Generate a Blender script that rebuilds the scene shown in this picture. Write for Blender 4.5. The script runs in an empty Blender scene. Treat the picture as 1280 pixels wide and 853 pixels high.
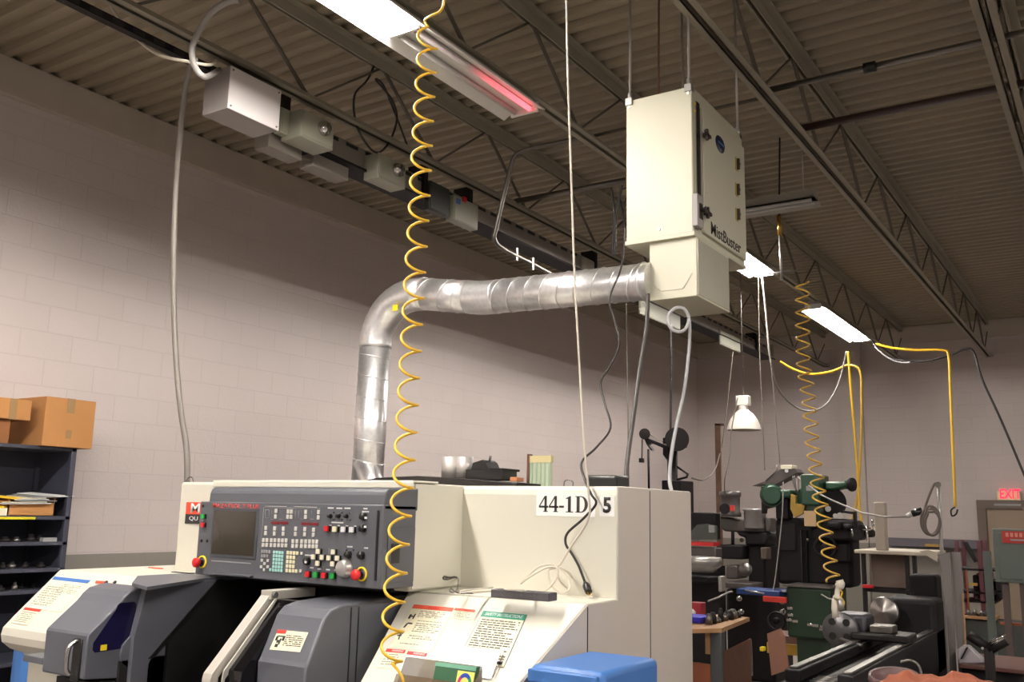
import bpy, bmesh, math, random
from mathutils import Vector, Matrix
random.seed(7)
SC = bpy.context.scene
COL = SC.collection

# ------------------------------------------------------------------ camera model (1280x853 frame)
FPX = 1170.0
def _cam():
    y, p, r = [math.radians(a) for a in (33.3, 10.3, 1.25)]
    F = Vector((-math.sin(y)*math.cos(p), math.cos(y)*math.cos(p), math.sin(p)))
    R = Vector((math.cos(y), math.sin(y), 0)); U = R.cross(F)
    return F, R*math.cos(r)+U*math.sin(r), -R*math.sin(r)+U*math.cos(r)
CF, CR, CU = _cam()
CC = Vector((0, 0, 1.6))
def ray(px, py): return CF + CR*((px-640)/FPX) - CU*((py-426.5)/FPX)
def at(px, py, ax, v):
    d = ray(px, py); i = 'xyz'.index(ax); return CC + d*((v-CC[i])/d[i])
def atp(px, py, pl):
    p0, n = pl; d = ray(px, py); return CC + d*((p0-CC).dot(n)/d.dot(n))

# ------------------------------------------------------------------ materials
def lin(c):
    o = []
    for v in c:
        v /= 255.0
        o.append(v/12.92 if v <= .04045 else ((v+.055)/1.055)**2.4)
    return (*o, 1.0)
MATS = {}
def pm(name, col, rough=.5, metal=0., var=.06, scale=6., bump=0., bscale=60., emit=None, estr=0., trans=0., coat=0., alpha=1., spec=None, var2=None):
    if name in MATS: return MATS[name]
    m = bpy.data.materials.new(name); m.use_nodes = True
    nt = m.node_tree; N = nt.nodes; L = nt.links
    b = N['Principled BSDF']
    c = lin(col)
    b.inputs['Roughness'].default_value = rough; b.inputs['Metallic'].default_value = metal
    tc = N.new('ShaderNodeTexCoord')
    nz = N.new('ShaderNodeTexNoise'); nz.inputs['Scale'].default_value = scale; nz.inputs['Detail'].default_value = 6
    L.new(tc.outputs['Object'], nz.inputs['Vector'])
    mx = N.new('ShaderNodeMix'); mx.data_type = 'RGBA'
    lo = var2 and lin(var2) or tuple(x*(1-var*2) for x in c[:3])+(1,)
    mx.inputs['A'].default_value = lo; mx.inputs['B'].default_value = tuple(min(1, x*(1+var)) for x in c[:3])+(1,)
    L.new(nz.outputs['Fac'], mx.inputs['Factor']); L.new(mx.outputs['Result'], b.inputs['Base Color'])
    if bump:
        n2 = N.new('ShaderNodeTexNoise'); n2.inputs['Scale'].default_value = bscale; n2.inputs['Detail'].default_value = 3
        L.new(tc.outputs['Object'], n2.inputs['Vector'])
        bp = N.new('ShaderNodeBump'); bp.inputs['Strength'].default_value = bump; bp.inputs['Distance'].default_value = .005
        L.new(n2.outputs['Fac'], bp.inputs['Height']); L.new(bp.outputs['Normal'], b.inputs['Normal'])
    if emit:
        b.inputs['Emission Color'].default_value = lin(emit); b.inputs['Emission Strength'].default_value = estr
    if trans: b.inputs['Transmission Weight'].default_value = trans
    if coat: b.inputs['Coat Weight'].default_value = coat
    if alpha < 1: b.inputs['Alpha'].default_value = alpha
    if spec is not None: b.inputs['Specular IOR Level'].default_value = spec
    MATS[name] = m
    return m

def wall_mat(name, ax, col):
    """painted concrete block; ax = horizontal axis of the wall (0 = x, 1 = y)"""
    m = bpy.data.materials.new(name); m.use_nodes = True
    nt = m.node_tree; N = nt.nodes; L = nt.links; b = N['Principled BSDF']
    tc = N.new('ShaderNodeTexCoord'); sp = N.new('ShaderNodeSeparateXYZ'); cb = N.new('ShaderNodeCombineXYZ')
    L.new(tc.outputs['Object'], sp.inputs[0]); L.new(sp.outputs[ax], cb.inputs[0]); L.new(sp.outputs[2], cb.inputs[1])
    br = N.new('ShaderNodeTexBrick'); br.inputs['Scale'].default_value = 1
    br.inputs['Brick Width'].default_value = .406; br.inputs['Row Height'].default_value = .203
    br.inputs['Mortar Size'].default_value = .006; br.inputs['Mortar Smooth'].default_value = .6
    c = lin(col); d = tuple(x*.975 for x in c[:3])+(1,); e = tuple(x*.91 for x in c[:3])+(1,)
    br.inputs['Color1'].default_value = c; br.inputs['Color2'].default_value = d; br.inputs['Mortar'].default_value = e
    L.new(cb.outputs[0], br.inputs['Vector'])
    nz = N.new('ShaderNodeTexNoise'); nz.inputs['Scale'].default_value = .7; nz.inputs['Detail'].default_value = 5
    L.new(tc.outputs['Object'], nz.inputs['Vector'])
    rp = N.new('ShaderNodeMapRange'); rp.inputs[3].default_value = .88; rp.inputs[4].default_value = 1.05
    L.new(nz.outputs['Fac'], rp.inputs[0])
    mu = N.new('ShaderNodeVectorMath'); mu.operation = 'SCALE'
    L.new(br.outputs['Color'], mu.inputs[0]); L.new(rp.outputs[0], mu.inputs['Scale'])
    # painted dado below 1.207 m
    gt = N.new('ShaderNodeMath'); gt.operation = 'GREATER_THAN'; gt.inputs[1].default_value = 1.207
    L.new(sp.outputs[2], gt.inputs[0])
    mx = N.new('ShaderNodeMix'); mx.data_type = 'RGBA'; mx.inputs['A'].default_value = lin((138, 133, 124))
    L.new(gt.outputs[0], mx.inputs['Factor']); L.new(mu.outputs[0], mx.inputs['B'])
    L.new(mx.outputs['Result'], b.inputs['Base Color']); b.inputs['Roughness'].default_value = .6
    n2 = N.new('ShaderNodeTexNoise'); n2.inputs['Scale'].default_value = 45; L.new(tc.outputs['Object'], n2.inputs['Vector'])
    ad = N.new('ShaderNodeMath'); ad.operation = 'MULTIPLY_ADD'; ad.inputs[1].default_value = -.8
    L.new(br.outputs['Fac'], ad.inputs[0]); L.new(n2.outputs['Fac'], ad.inputs[2])
    bp = N.new('ShaderNodeBump'); bp.inputs['Strength'].default_value = .35; bp.inputs['Distance'].default_value = .006
    L.new(ad.outputs[0], bp.inputs['Height']); L.new(bp.outputs['Normal'], b.inputs['Normal'])
    return m

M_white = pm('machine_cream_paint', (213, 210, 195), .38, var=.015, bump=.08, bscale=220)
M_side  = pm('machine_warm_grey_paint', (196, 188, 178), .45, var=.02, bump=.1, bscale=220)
M_dgrey = pm('machine_slate_paint', (88, 90, 97), .38, var=.05, bump=.12, bscale=260)
M_panel = pm('panel_slate_paint', (84, 86, 92), .42, var=.03, bump=.12, bscale=300)
M_black = pm('black_plastic', (22, 21, 22), .35)
M_dark  = pm('dark_steel', (38, 35, 35), .5, .3, var=.2, spec=.25)
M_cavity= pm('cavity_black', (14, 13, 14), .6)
M_gloss = pm('black_glass', (12, 11, 14), .12)
M_tint  = pm('blue_tinted_window', (26, 24, 56), .12)
M_chrome= pm('chrome', (200, 198, 195), .15, 1.)
M_steel = pm('worn_steel', (130, 126, 122), .35, .9, var=.2)
M_alu   = pm('aluminium_strip', (205, 200, 190), .4, .3)
M_red   = pm('red_button_plastic', (205, 28, 34), .35)
M_green = pm('green_button_plastic', (25, 155, 60), .35)
M_creamb= pm('cream_key_plastic', (232, 226, 200), .4)
M_keyw  = pm('white_key_plastic', (205, 203, 196), .45)
M_keyg  = pm('grey_key_plastic', (150, 150, 150), .5)
M_keyc  = pm('cyan_key_plastic', (165, 214, 208), .45)
M_keyy  = pm('ivory_key_plastic', (226, 220, 185), .45)
M_disp  = pm('dim_red_display', (120, 14, 24), .3)
M_crt   = pm('crt_glass', (52, 47, 38), .18, var=.12, scale=9)
M_yel   = pm('yellow_hose_plastic', (222, 176, 42), .35, var=.08)
M_yring = pm('yellow_ring', (238, 210, 30), .4)
M_orange= pm('orange_red_print', (232, 88, 62), .5, var=.02)
M_redpr = pm('red_print', (214, 60, 48), .5, var=.02)
M_greenp= pm('green_print', (38, 140, 112), .5, var=.02)
M_bluepr= pm('blue_print', (60, 110, 178), .5, var=.02)
M_paper = pm('placard_paper', (232, 226, 196), .5, var=.02)
M_sheet = pm('white_paper', (240, 240, 236), .6, var=.01)
M_ink   = pm('ink', (40, 38, 38), .6)
M_inkl  = pm('faded_ink', (150, 146, 130), .6)
M_txtw  = pm('white_print', (225, 225, 225), .5)
M_txtr  = pm('red_lettering', (226, 66, 54), .5)
M_bluebox = pm('blue_enamel', (62, 112, 178), .4, var=.03, bump=.1, bscale=200)
M_mist  = pm('collector_beige_enamel', (188, 185, 163), .38, var=.015, bump=.05, bscale=200)
M_foam  = pm('grey_foam', (78, 76, 78), .9, bump=.5, bscale=180)
M_cab   = pm('cable_cream', (206, 198, 182), .5)
M_cabk  = pm('cable_black', (38, 34, 34), .5)
M_hoseg = pm('grey_flex_hose', (112, 106, 98), .5, var=.1)
M_liq   = pm('liquidtight_conduit', (140, 136, 132), .4)
M_clear = pm('clear_hose', (190, 190, 192), .2, alpha=.75)
M_conduit= pm('conduit_steel', (120, 116, 110), .38, .8)
M_rod   = pm('zinc_rod', (178, 176, 170), .35, .7)
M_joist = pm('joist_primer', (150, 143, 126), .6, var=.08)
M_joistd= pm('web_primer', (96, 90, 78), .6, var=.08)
M_deck  = pm('roof_deck_paint', (150, 139, 118), .6, var=.06, scale=1.5)
M_bus   = pm('busway_enamel', (128, 122, 112), .5)
M_busd  = pm('busway_slot', (30, 27, 26), .7)
M_boxw  = pm('white_enamel_box', (205, 200, 198), .45, var=.02)
M_boxg  = pm('grey_green_switch_box', (152, 152, 136), .45, var=.03)
M_tube  = pm('lit_tube', (255, 255, 255), .4, emit=(255, 247, 240), estr=150.)
M_tubeoff = pm('unlit_tube', (190, 188, 184), .35)
M_refl  = pm('white_reflector', (225, 223, 216), .35, var=.01)
M_fixt  = pm('fixture_housing', (160, 155, 145), .5)
M_card  = pm('cardboard', (186, 132, 78), .85, var=.08, bump=.15)
M_cardd = pm('cardboard_inside', (140, 92, 52), .9)
M_tape  = pm('packing_tape', (160, 128, 88), .25)
M_shelf = pm('shelf_slate_blue', (62, 64, 76), .45, var=.06)
M_wood  = pm('plywood', (168, 128, 88), .7, var=.15, scale=12)
M_woodd = pm('rusty_brown_board', (104, 66, 48), .7, var=.2, scale=10)
M_grn   = pm('machine_green', (36, 72, 52), .35, var=.12)
M_grnd  = pm('dark_green_base', (20, 46, 26), .4, var=.15)
M_mgrey = pm('mill_grey', (92, 86, 84), .4, .3, var=.15)
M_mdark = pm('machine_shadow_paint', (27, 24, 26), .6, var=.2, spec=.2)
M_floor = pm('sealed_concrete', (128, 120, 116), .55, var=.1, scale=2.)
M_fab   = pm('orange_brown_cloth', (148, 80, 52), .9, var=.15, scale=14, bump=.3, bscale=90)
M_maroon= pm('maroon_paint', (92, 44, 52), .5)
M_binb  = pm('blue_bin_plastic', (38, 38, 170), .4)
M_ely   = pm('cabinet_green_grey', (92, 100, 94), .45, var=.05)
M_enamel= pm('white_enamel_shade', (222, 216, 206), .3, var=.01)
M_rust  = pm('rusted_steel', (98, 72, 56), .8, var=.3, scale=20)
M_curt  = pm('grey_panel_sheet', (120, 114, 110), .5, var=.06)
M_exit  = pm('exit_red', (240, 30, 50), .4, emit=(255, 40, 70), estr=1.6)
M_acryl = pm('smoked_acrylic', (120, 104, 84), .1, alpha=.55)
M_book  = pm('green_manual_cover', (46, 92, 62), .4)
M_bookt = pm('green_manual_pages', (120, 178, 152), .5)
M_ochre = pm('ochre_patch', (176, 142, 62), .7, var=.2, scale=25)
M_frame = pm('door_frame_brown', (98, 84, 74), .5)
M_doorp = pm('door_leaf_tan', (142, 124, 104), .5)

def galv():
    m = bpy.data.materials.new('galvanised_sheet'); m.use_nodes = True
    nt = m.node_tree; N = nt.nodes; L = nt.links; b = N['Principled BSDF']
    tc = N.new('ShaderNodeTexCoord'); v = N.new('ShaderNodeTexVoronoi'); v.inputs['Scale'].default_value = 45
    L.new(tc.outputs['Object'], v.inputs['Vector'])
    r = N.new('ShaderNodeMapRange'); r.inputs[3].default_value = .78; r.inputs[4].default_value = .93
    L.new(v.outputs['Distance'], r.inputs[0])
    cb = N.new('ShaderNodeCombineColor'); [L.new(r.outputs[0], cb.inputs[i]) for i in range(3)]
    L.new(cb.outputs[0], b.inputs['Base Color']); b.inputs['Metallic'].default_value = .88; b.inputs['Roughness'].default_value = .33
    n = N.new('ShaderNodeTexNoise'); n.inputs['Scale'].default_value = 9; L.new(tc.outputs['Object'], n.inputs['Vector'])
    bp = N.new('ShaderNodeBump'); bp.inputs['Strength'].default_value = .05; bp.inputs['Distance'].default_value = .01
    L.new(n.outputs['Fac'], bp.inputs['Height']); L.new(bp.outputs['Normal'], b.inputs['Normal'])
    return m
M_galv = galv()

# ------------------------------------------------------------------ object helpers
ORG = {}
def tag(o, label=None, cat=None, group=None, kind=None):
    if label: o['label'] = label
    if cat: o['category'] = cat
    if group: o['group'] = group
    if kind: o['kind'] = kind
    return o
def thing(name, label, cat, loc, group=None):
    o = bpy.data.objects.new(name, None); o.empty_display_size = .1; COL.objects.link(o)
    o.location = Vector(loc); ORG[o.name] = Vector(loc)
    return tag(o, label, cat, group)
def link(name, me, mat, parent=None, origin=None):
    if parent is not None: org = ORG[parent.name]
    else: org = Vector(origin) if origin is not None else Vector((0, 0, 0))
    me.transform(Matrix.Translation(-org))
    if mat: me.materials.append(mat)
    o = bpy.data.objects.new(name, me); COL.objects.link(o)
    if parent is not None: o.parent = parent
    else: o.location = org
    ORG[o.name] = org
    return o
def fin(name, mb, mat, parent=None, **kw):
    return mb.build(name, mat, parent, **kw)

class MB:
    def __init__(s): s.bm = bmesh.new(); s.marks = []
    def mark(s): s.marks.append(len(s.bm.faces)); return s
    def face(s, pts):
        vs = [s.bm.verts.new(Vector(p)) for p in pts]
        try: return s.bm.faces.new(vs)
        except ValueError: return None
    def box(s, x0, x1, y0, y1, z0, z1):
        c = [(x, y, z) for z in (z0, z1) for (x, y) in ((x0, y0), (x1, y0), (x1, y1), (x0, y1))]
        return s.hexa(c)
    def hexa(s, c):
        v = [s.bm.verts.new(Vector(p)) for p in c]
        for f in ((3, 2, 1, 0), (4, 5, 6, 7), (0, 1, 5, 4), (1, 2, 6, 5), (2, 3, 7, 6), (3, 0, 4, 7)):
            s.bm.faces.new([v[i] for i in f])
        return s
    def prism(s, pts, vec):
        """extrude polygon pts by vector"""
        vec = Vector(vec); n = len(pts)
        a = [s.bm.verts.new(Vector(p)) for p in pts]; b = [s.bm.verts.new(Vector(p)+vec) for p in pts]
        s.bm.faces.new(a); s.bm.faces.new(list(reversed(b)))
        for i in range(n):
            j = (i+1) % n; s.bm.faces.new([a[j], a[i], b[i], b[j]])
        return s
    def pyz(s, prof, x0, x1): return s.prism([(x0, y, z) for y, z in prof], (x1-x0, 0, 0))
    def pxz(s, prof, y0, y1): return s.prism([(x, y0, z) for x, z in prof], (0, y1-y0, 0))
    def tube(s, path, r, n=10, cap=True):
        P = [Vector(p) for p in path]
        rr = r if isinstance(r, (list, tuple)) else [r]*len(P)
        t = (P[1]-P[0]).normalized()
        u = t.cross(Vector((0, 0, 1)))
        if u.length < .1: u = t.cross(Vector((0, 1, 0)))
        u.normalize(); rings = []
        for i, p in enumerate(P):
            if i == 0: tt = (P[1]-P[0])
            elif i == len(P)-1: tt = P[i]-P[i-1]
            else: tt = (P[i+1]-P[i]).normalized()+(P[i]-P[i-1]).normalized()
            if tt.length < 1e-9: tt = t
            tt.normalize()
            u = u-tt*u.dot(tt)
            if u.length < 1e-6: u = tt.orthogonal()
            u.normalize(); w = tt.cross(u)
            rings.append([s.bm.verts.new(p+(u*math.cos(2*math.pi*k/n)+w*math.sin(2*math.pi*k/n))*rr[i]) for k in range(n)])
            t = tt
        for a, b in zip(rings, rings[1:]):
            for k in range(n):
                f = s.bm.faces.new([a[k], a[(k+1) % n], b[(k+1) % n], b[k]]); f.smooth = True
        if cap:
            s.bm.faces.new(list(reversed(rings[0]))); s.bm.faces.new(rings[-1])
        return s
    def cyl(s, p0, p1, r, r1=None, n=20): return s.tube([p0, p1], [r, r if r1 is None else r1], n)
    def lathe(s, prof, c, ax=(0, 0, 1), n=28):
        """prof: (radius, height) list revolved about axis through c"""
        ax = Vector(ax).normalized(); u = ax.orthogonal().normalized(); w = ax.cross(u); c = Vector(c); rings = []
        for r, h in prof:
            rings.append([s.bm.verts.new(c+ax*h+(u*math.cos(2*math.pi*k/n)+w*math.sin(2*math.pi*k/n))*max(r, 1e-4)) for k in range(n)])
        for a, b in zip(rings, rings[1:]):
            for k in range(n):
                f = s.bm.faces.new([a[k], a[(k+1) % n], b[(k+1) % n], b[k]]); f.smooth = True
        return s
    def build(s, name, mat, parent=None, bevel=0, seg=2, origin=None, angle=.6):
        bm = s.bm; mats = mat if isinstance(mat, (list, tuple)) else [mat]
        bm.faces.ensure_lookup_table()
        for k, n0 in enumerate(s.marks):
            for f in bm.faces[n0:]: f.material_index = k+1
        bmesh.ops.recalc_face_normals(bm, faces=bm.faces)
        if bevel:
            bmesh.ops.remove_doubles(bm, verts=bm.verts, dist=1e-5)
            es = [e for e in bm.edges if len(e.link_faces) == 2 and e.calc_face_angle(0) > angle]
            try:
                r = bmesh.ops.bevel(bm, geom=es, offset=bevel, segments=seg, profile=.5, affect='EDGES', clamp_overlap=True)
                for f in r['faces']: f.smooth = True
            except Exception: pass
        me = bpy.data.meshes.new(name); bm.to_mesh(me); bm.free()
        for m_ in mats[1:]: pass
        o = link(name, me, mats[0], parent, origin)
        for m_ in mats[1:]: me.materials.append(m_)
        return o

def spline(pts, k=8):
    P = [Vector(p) for p in pts]; out = []
    for i in range(len(P)-1):
        p0 = P[max(i-1, 0)]; p1 = P[i]; p2 = P[i+1]; p3 = P[min(i+2, len(P)-1)]
        for j in range(k):
            t = j/k
            out.append(.5*((2*p1)+(p2-p0)*t+(2*p0-5*p1+4*p2-p3)*t*t+(3*p1-p0-3*p2+p3)*t*t*t))
    out.append(P[-1]); return out
def cable(name, pts, r, mat, label, cat='cable', k=8, n=8, group=None, smooth=True):
    """pts: (px, py, axis, value) or Vector"""
    P = [at(*p) if not isinstance(p, Vector) else p for p in pts]
    path = spline(P, k) if smooth else P
    o = MB().tube(path, r, n).build(name, mat, None, origin=P[0])
    return tag(o, label, cat, group)

def text_mesh(txt, origin, xd, yd, h, w=None, th=.001, bold=0., lift=0.):
    """lettering lying in plane (xd, yd): lower-left corner at origin, cap height h, total width w"""
    cu = bpy.data.curves.new('lettering', 'FONT'); cu.body = txt; cu.size = 1; cu.resolution_u = 3; cu.offset = bold
    to = bpy.data.objects.new('tmp', cu); COL.objects.link(to)
    dg = bpy.context.evaluated_depsgraph_get(); me = bpy.data.meshes.new_from_object(to.evaluated_get(dg))
    bpy.data.objects.remove(to); bpy.data.curves.remove(cu)
    xs = [v.co.x for v in me.vertices]; ys = [v.co.y for v in me.vertices]
    sy = h/(max(ys)-min(ys)); sx = sy if w is None else w/(max(xs)-min(xs))
    X = Vector(xd).normalized(); Y = Vector(yd).normalized(); Nn = X.cross(Y); o = Vector(origin)+Nn*lift
    bm = bmesh.new(); bm.from_mesh(me); x0, y0 = min(xs), min(ys)
    for v in bm.verts: v.co = o+X*((v.co.x-x0)*sx)+Y*((v.co.y-y0)*sy)
    r = bmesh.ops.extrude_face_region(bm, geom=bm.faces[:])
    for v in [g for g in r['geom'] if isinstance(g, bmesh.types.BMVert)]: v.co += Nn*th
    me2 = bpy.data.meshes.new('lettering'); bm.to_mesh(me2); bm.free(); bpy.data.meshes.remove(me)
    return me2
def text(name, txt, mat, parent, *a, **k): return link(name, text_mesh(txt, *a, **k), mat, parent)
def quadplate(px4, pl, th, lift=0.):
    """plate whose corners are seen at px4, lying on plane pl, raised lift and th thick"""
    p0, n = pl; pts = [atp(x, y, pl)+n*lift for x, y in px4]
    return MB().prism(pts, n*th), pts
def bil(p, u, v): # p = TL, TR, BR, BL
    return (p[0]*(1-u)+p[1]*u)*(1-v)+(p[3]*(1-u)+p[2]*u)*v
def print_lines(pts, n, rows, u0, u1, v0, v1, th=.0006, hgt=.45, mb=None, seed=1, dense=.8):
    """small illegible print: rows of word-like dashes inside quad pts"""
    rnd = random.Random(seed); mb = mb or MB()
    for i in range(rows):
        va = v0+(v1-v0)*i/rows; vb = va+(v1-v0)/rows*hgt
        u = u0; end = u1-(rnd.random()*.3*(u1-u0) if rnd.random() < .35 else 0)
        while u < end:
            w = (.03+.09*rnd.random())*(u1-u0)/.8
            e = min(u+w, end)
            mb.prism([bil(pts, u, va), bil(pts, e, va), bil(pts, e, vb), bil(pts, u, vb)], n*th)
            u = e+.015+(.05 if rnd.random() > dense else 0)
    return mb

# ------------------------------------------------------------------ room shell
LW, BY, RZ = -6.7, 16.6, 4.8
XR, YN = 7.0, -5.0
def struct(name, mb, mat, **k): return tag(mb.build(name, mat, None, **k), kind='structure')
struct('floor', MB().box(LW-.2, XR, YN, BY+.2, -.1, 0), M_floor)
struct('wall_left', MB().box(LW-.2, LW, YN, BY+.2, 0, RZ+.1), wall_mat('painted_block_left', 1, (208, 197, 192)))
struct('wall_back', MB().box(LW, XR, BY, BY+.2, 0, RZ+.1), wall_mat('painted_block_back', 0, (196, 185, 180)))
struct('trim_1', MB().box(LW, LW+.07, YN, BY, 4.52, RZ), pm('bond_beam_paint', (186, 176, 162), .6), bevel=.004)
struct('trim_2', MB().box(LW, XR, BY-.07, BY, 4.52, RZ), pm('bond_beam_paint', (186, 176, 162), .6), bevel=.004)
xp = at(1065, 520, 'y', BY).x
struct('trim_3', MB().box(xp-.2, xp+.2, BY-.12, BY, 0, RZ), wall_mat('painted_block_pier', 0, (190, 180, 172)))
# corrugated deck: ribs run along x
d = MB(); pit = .15; y = YN; prof = []
while y < BY:
    prof += [(y, RZ), (y+.055, RZ), (y+.075, RZ+.04), (y+.13, RZ+.04)]; y += pit
prof.append((y, RZ))
for (ya, za), (yb, zb) in zip(prof, prof[1:]):
    d.face([(LW-.2, ya, za), (XR, ya, za), (XR, yb, zb), (LW-.2, yb, zb)])
dk = d.build('ceiling', M_deck); tag(dk, kind='structure')
struct('trim_4', MB().box(LW-.2, XR, YN, BY, RZ+.05, RZ+.09), M_deck)

# door with exit sign
dx0 = at(1222, 640, 'y', BY).x
t = tag(MB().box(dx0-.0, dx0+.13, BY-.09, BY-.0, 0, 1.8).box(dx0, dx0+1.3, BY-.09, BY, 1.8, 1.93).box(dx0+1.17, dx0+1.3, BY-.09, BY, 0, 1.8).build('door_1', M_frame, None, bevel=.004), kind='structure')
ORG['door_1'] = Vector((0, 0, 0))
MB().box(dx0+.13, dx0+1.17, BY-.05, BY, 0, 1.8).build('door_leaf', M_doorp, t)
MB().cyl((dx0+.22, BY-.05, .95), (dx0+.22, BY-.10, .95), .025).build('door_handle', M_chrome, t)
MB().box(dx0+.25, dx0+.62, BY-.1, BY-.09, 1.845, 1.875).build('door_notice', M_keyg, t)
ex0 = at(1246, 616, 'y', BY-.1); ex1 = at(1274, 630, 'y', BY-.1)
es = thing('exit_sign', 'small white EXIT sign with glowing red letters above the back door', 'sign', ((ex0.x+ex1.x)/2, BY-.06, 1.93))
MB().box(ex0.x, ex1.x+.02, BY-.1, BY, 1.93, ex0.z+.02).build('sign_box', pm('sign_cream', (232, 220, 176), .5), es, bevel=.006)
text('lettering', 'EXIT', M_exit, es, (ex0.x+.04, BY-.1, 1.955), (1, 0, 0), (0, 0, 1), .145, .29, th=.006, bold=.015)

# ------------------------------------------------------------------ roof joists
def joist(x, label, y0=YN, y1=BY):
    j = thing('roof_joist', label, 'roof joist', (x, y0, 4.2), 'open web roof joists')
    MB().box(x-.075, x-.012, y0, y1, 4.788, 4.799).box(x-.02, x-.012, y0, y1, 4.71, 4.799).box(x+.012, x+.075, y0, y1, 4.788, 4.799).box(x+.012, x+.02, y0, y1, 4.71, 4.799).build('top_chord', M_joist, j)
    MB().box(x-.055, x-.012, y0, y1, 4.2, 4.208).box(x-.018, x-.012, y0, y1, 4.2, 4.25).box(x+.012, x+.055, y0, y1, 4.2, 4.208).box(x+.012, x+.018, y0, y1, 4.2, 4.25).build('bottom_chord', M_joist, j)
    w = MB(); y = y0+.05; P = 1.33
    y = 4.72-P*math.ceil((4.72-y0)/P)
    while y < y1-.1:
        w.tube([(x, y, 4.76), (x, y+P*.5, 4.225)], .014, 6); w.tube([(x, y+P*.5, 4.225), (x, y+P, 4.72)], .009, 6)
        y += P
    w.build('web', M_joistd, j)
    return j
joist(-4.29, 'roof joist directly above the grey busway with the switch boxes')
joist(-3.02, 'roof joist that carries the row of fluorescent strip lights')
joist(-1.72, 'roof joist passing just right of the hanging mist collector')
joist(-.43, 'roof joist at the top right corner of the photo')
# bridging pipes
def pipe(name, p0, p1, r, mat, label, cat, coup=None, group=None):
    t_ = thing(name, label, cat, p0, group); MB().tube([p0, p1], r, 12).build('pipe_run', mat, t_)
    if coup:
        c0 = Vector(p0).lerp(Vector(p1), coup); dd = (Vector(p1)-Vector(p0)).normalized()*.035
        MB().tube([c0-dd, c0+dd], r*1.7, 12).build('coupling', M_black, t_)
    return t_
pipe('conduit', (-1.72, 5.52, 4.265), (6, 5.52, 4.265), .019, M_conduit, 'steel conduit with a black coupling crossing between the two right roof joists', 'conduit', .08)
pipe('sprinkler_pipe', (-1.72, 6.24, 4.275), (6, 6.24, 4.275), .026, pm('dark_red_pipe', (62, 42, 38), .5), 'dark brown overhead pipe below and behind the conduit with coupling', 'pipe')
pipe('conduit', (-4.29, 6.54, 4.262), (-3.02, 6.54, 4.262), .024, M_conduit, 'steel pipe crossing from the busway joist to the light row joist', 'conduit')
pipe('conduit', (-3.02, 5.62, 4.27), (-1.72, 5.62, 4.27), .012, M_joistd, 'thin bridging bar behind the top left of the mist collector', 'bridging bar')

# ------------------------------------------------------------------ fluorescent strip lights
def make_fixture(L=1.2):
    f = thing('strip_light', 'x', 'light', (0, 0, 0), 'fluorescent strip lights in the long row')
    MB().box(-.06, .06, -L/2, L/2, .035, .095).build('housing', M_fixt, f, bevel=.004)
    r = MB()
    for a, b in (((-.06, .045), (-.155, .0)), ((.06, .045), (.155, .0))):
        r.prism([(a[0], -L/2, a[1]), (b[0], -L/2, b[1]), (b[0], -L/2, b[1]-.012), (a[0], -L/2, a[1]-.006)], (0, L, 0))
    r.box(-.06, .06, -L/2, L/2, .030, .035)
    r.build('reflector', M_refl, f)
    for s in (-1, 1):
        MB().tube([(s*.055, -L/2+.03, .012), (s*.055, L/2-.03, .012)], .016, 12).build('tube', M_tube, f)
        MB().box(-.10, .10, s*(L/2)-.01, s*(L/2)+.01, -.005, .06).build('end_plate', M_refl, f, bevel=.003)
    return f
def copy_tree(o, parent=None):
    c = o.copy(); COL.objects.link(c)
    if parent is not None: c.parent = parent
    for ch in [q for q in bpy.data.objects if q.parent == o]: copy_tree(ch, c)
    return c
FX = -3.05; FZ = 4.1
fx0 = make_fixture()
spots = [(2.93, 'lit fluorescent strip light glaring at the photo top above the yellow coil'),
         (8.86, 'lit fluorescent strip light just beyond the lower right corner of the mist collector'),
         (11.9, 'lit fluorescent strip light, nearer half of the glare above the far yellow hoses'),
         (13.13, 'lit fluorescent strip light, farther half of the glare above the far yellow hoses'),
         (7.63, 'lit fluorescent strip light hidden behind the mist collector, nearer than the visible glare'),
         (1.7, None), (.47, None), (-.76, None), (-1.99, None), (-3.2, None)]
for i, (y, lab) in enumerate(spots):
    o = fx0 if i == 0 else copy_tree(fx0)
    o.location = (FX, y, FZ)
    o['label'] = lab or 'lit fluorescent strip light of the same row, behind the viewer'
# failing / unlit fixture
bad = copy_tree(fx0); bad.location = (FX, 4.13, FZ)
bad['label'] = 'unlit fluorescent strip light with one tube end glowing pink, left of the mist collector'
def pinktube():
    m = bpy.data.materials.new('failing_tube'); m.use_nodes = True; nt = m.node_tree; N = nt.nodes; L = nt.links; b = N['Principled BSDF']
    b.inputs['Base Color'].default_value = lin((200, 190, 188)); b.inputs['Emission Color'].default_value = lin((255, 92, 108))
    tc = N.new('ShaderNodeTexCoord'); sp = N.new('ShaderNodeSeparateXYZ'); L.new(tc.outputs['Object'], sp.inputs[0])
    mr = N.new('ShaderNodeMapRange'); mr.inputs[1].default_value = -.1; mr.inputs[2].default_value = .5; mr.inputs[3].default_value = 0; mr.inputs[4].default_value = 1.6
    L.new(sp.outputs[1], mr.inputs[0]); L.new(mr.outputs[0], b.inputs['Emission Strength']); return m
M_pink = pinktube(); nn = 0
for ch in [q for q in bpy.data.objects if q.parent == bad]:
    if ch.name.startswith('tube'):
        ch.data = ch.data.copy(); ch.data.materials[0] = M_pink if nn else M_tubeoff; nn += 1
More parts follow.
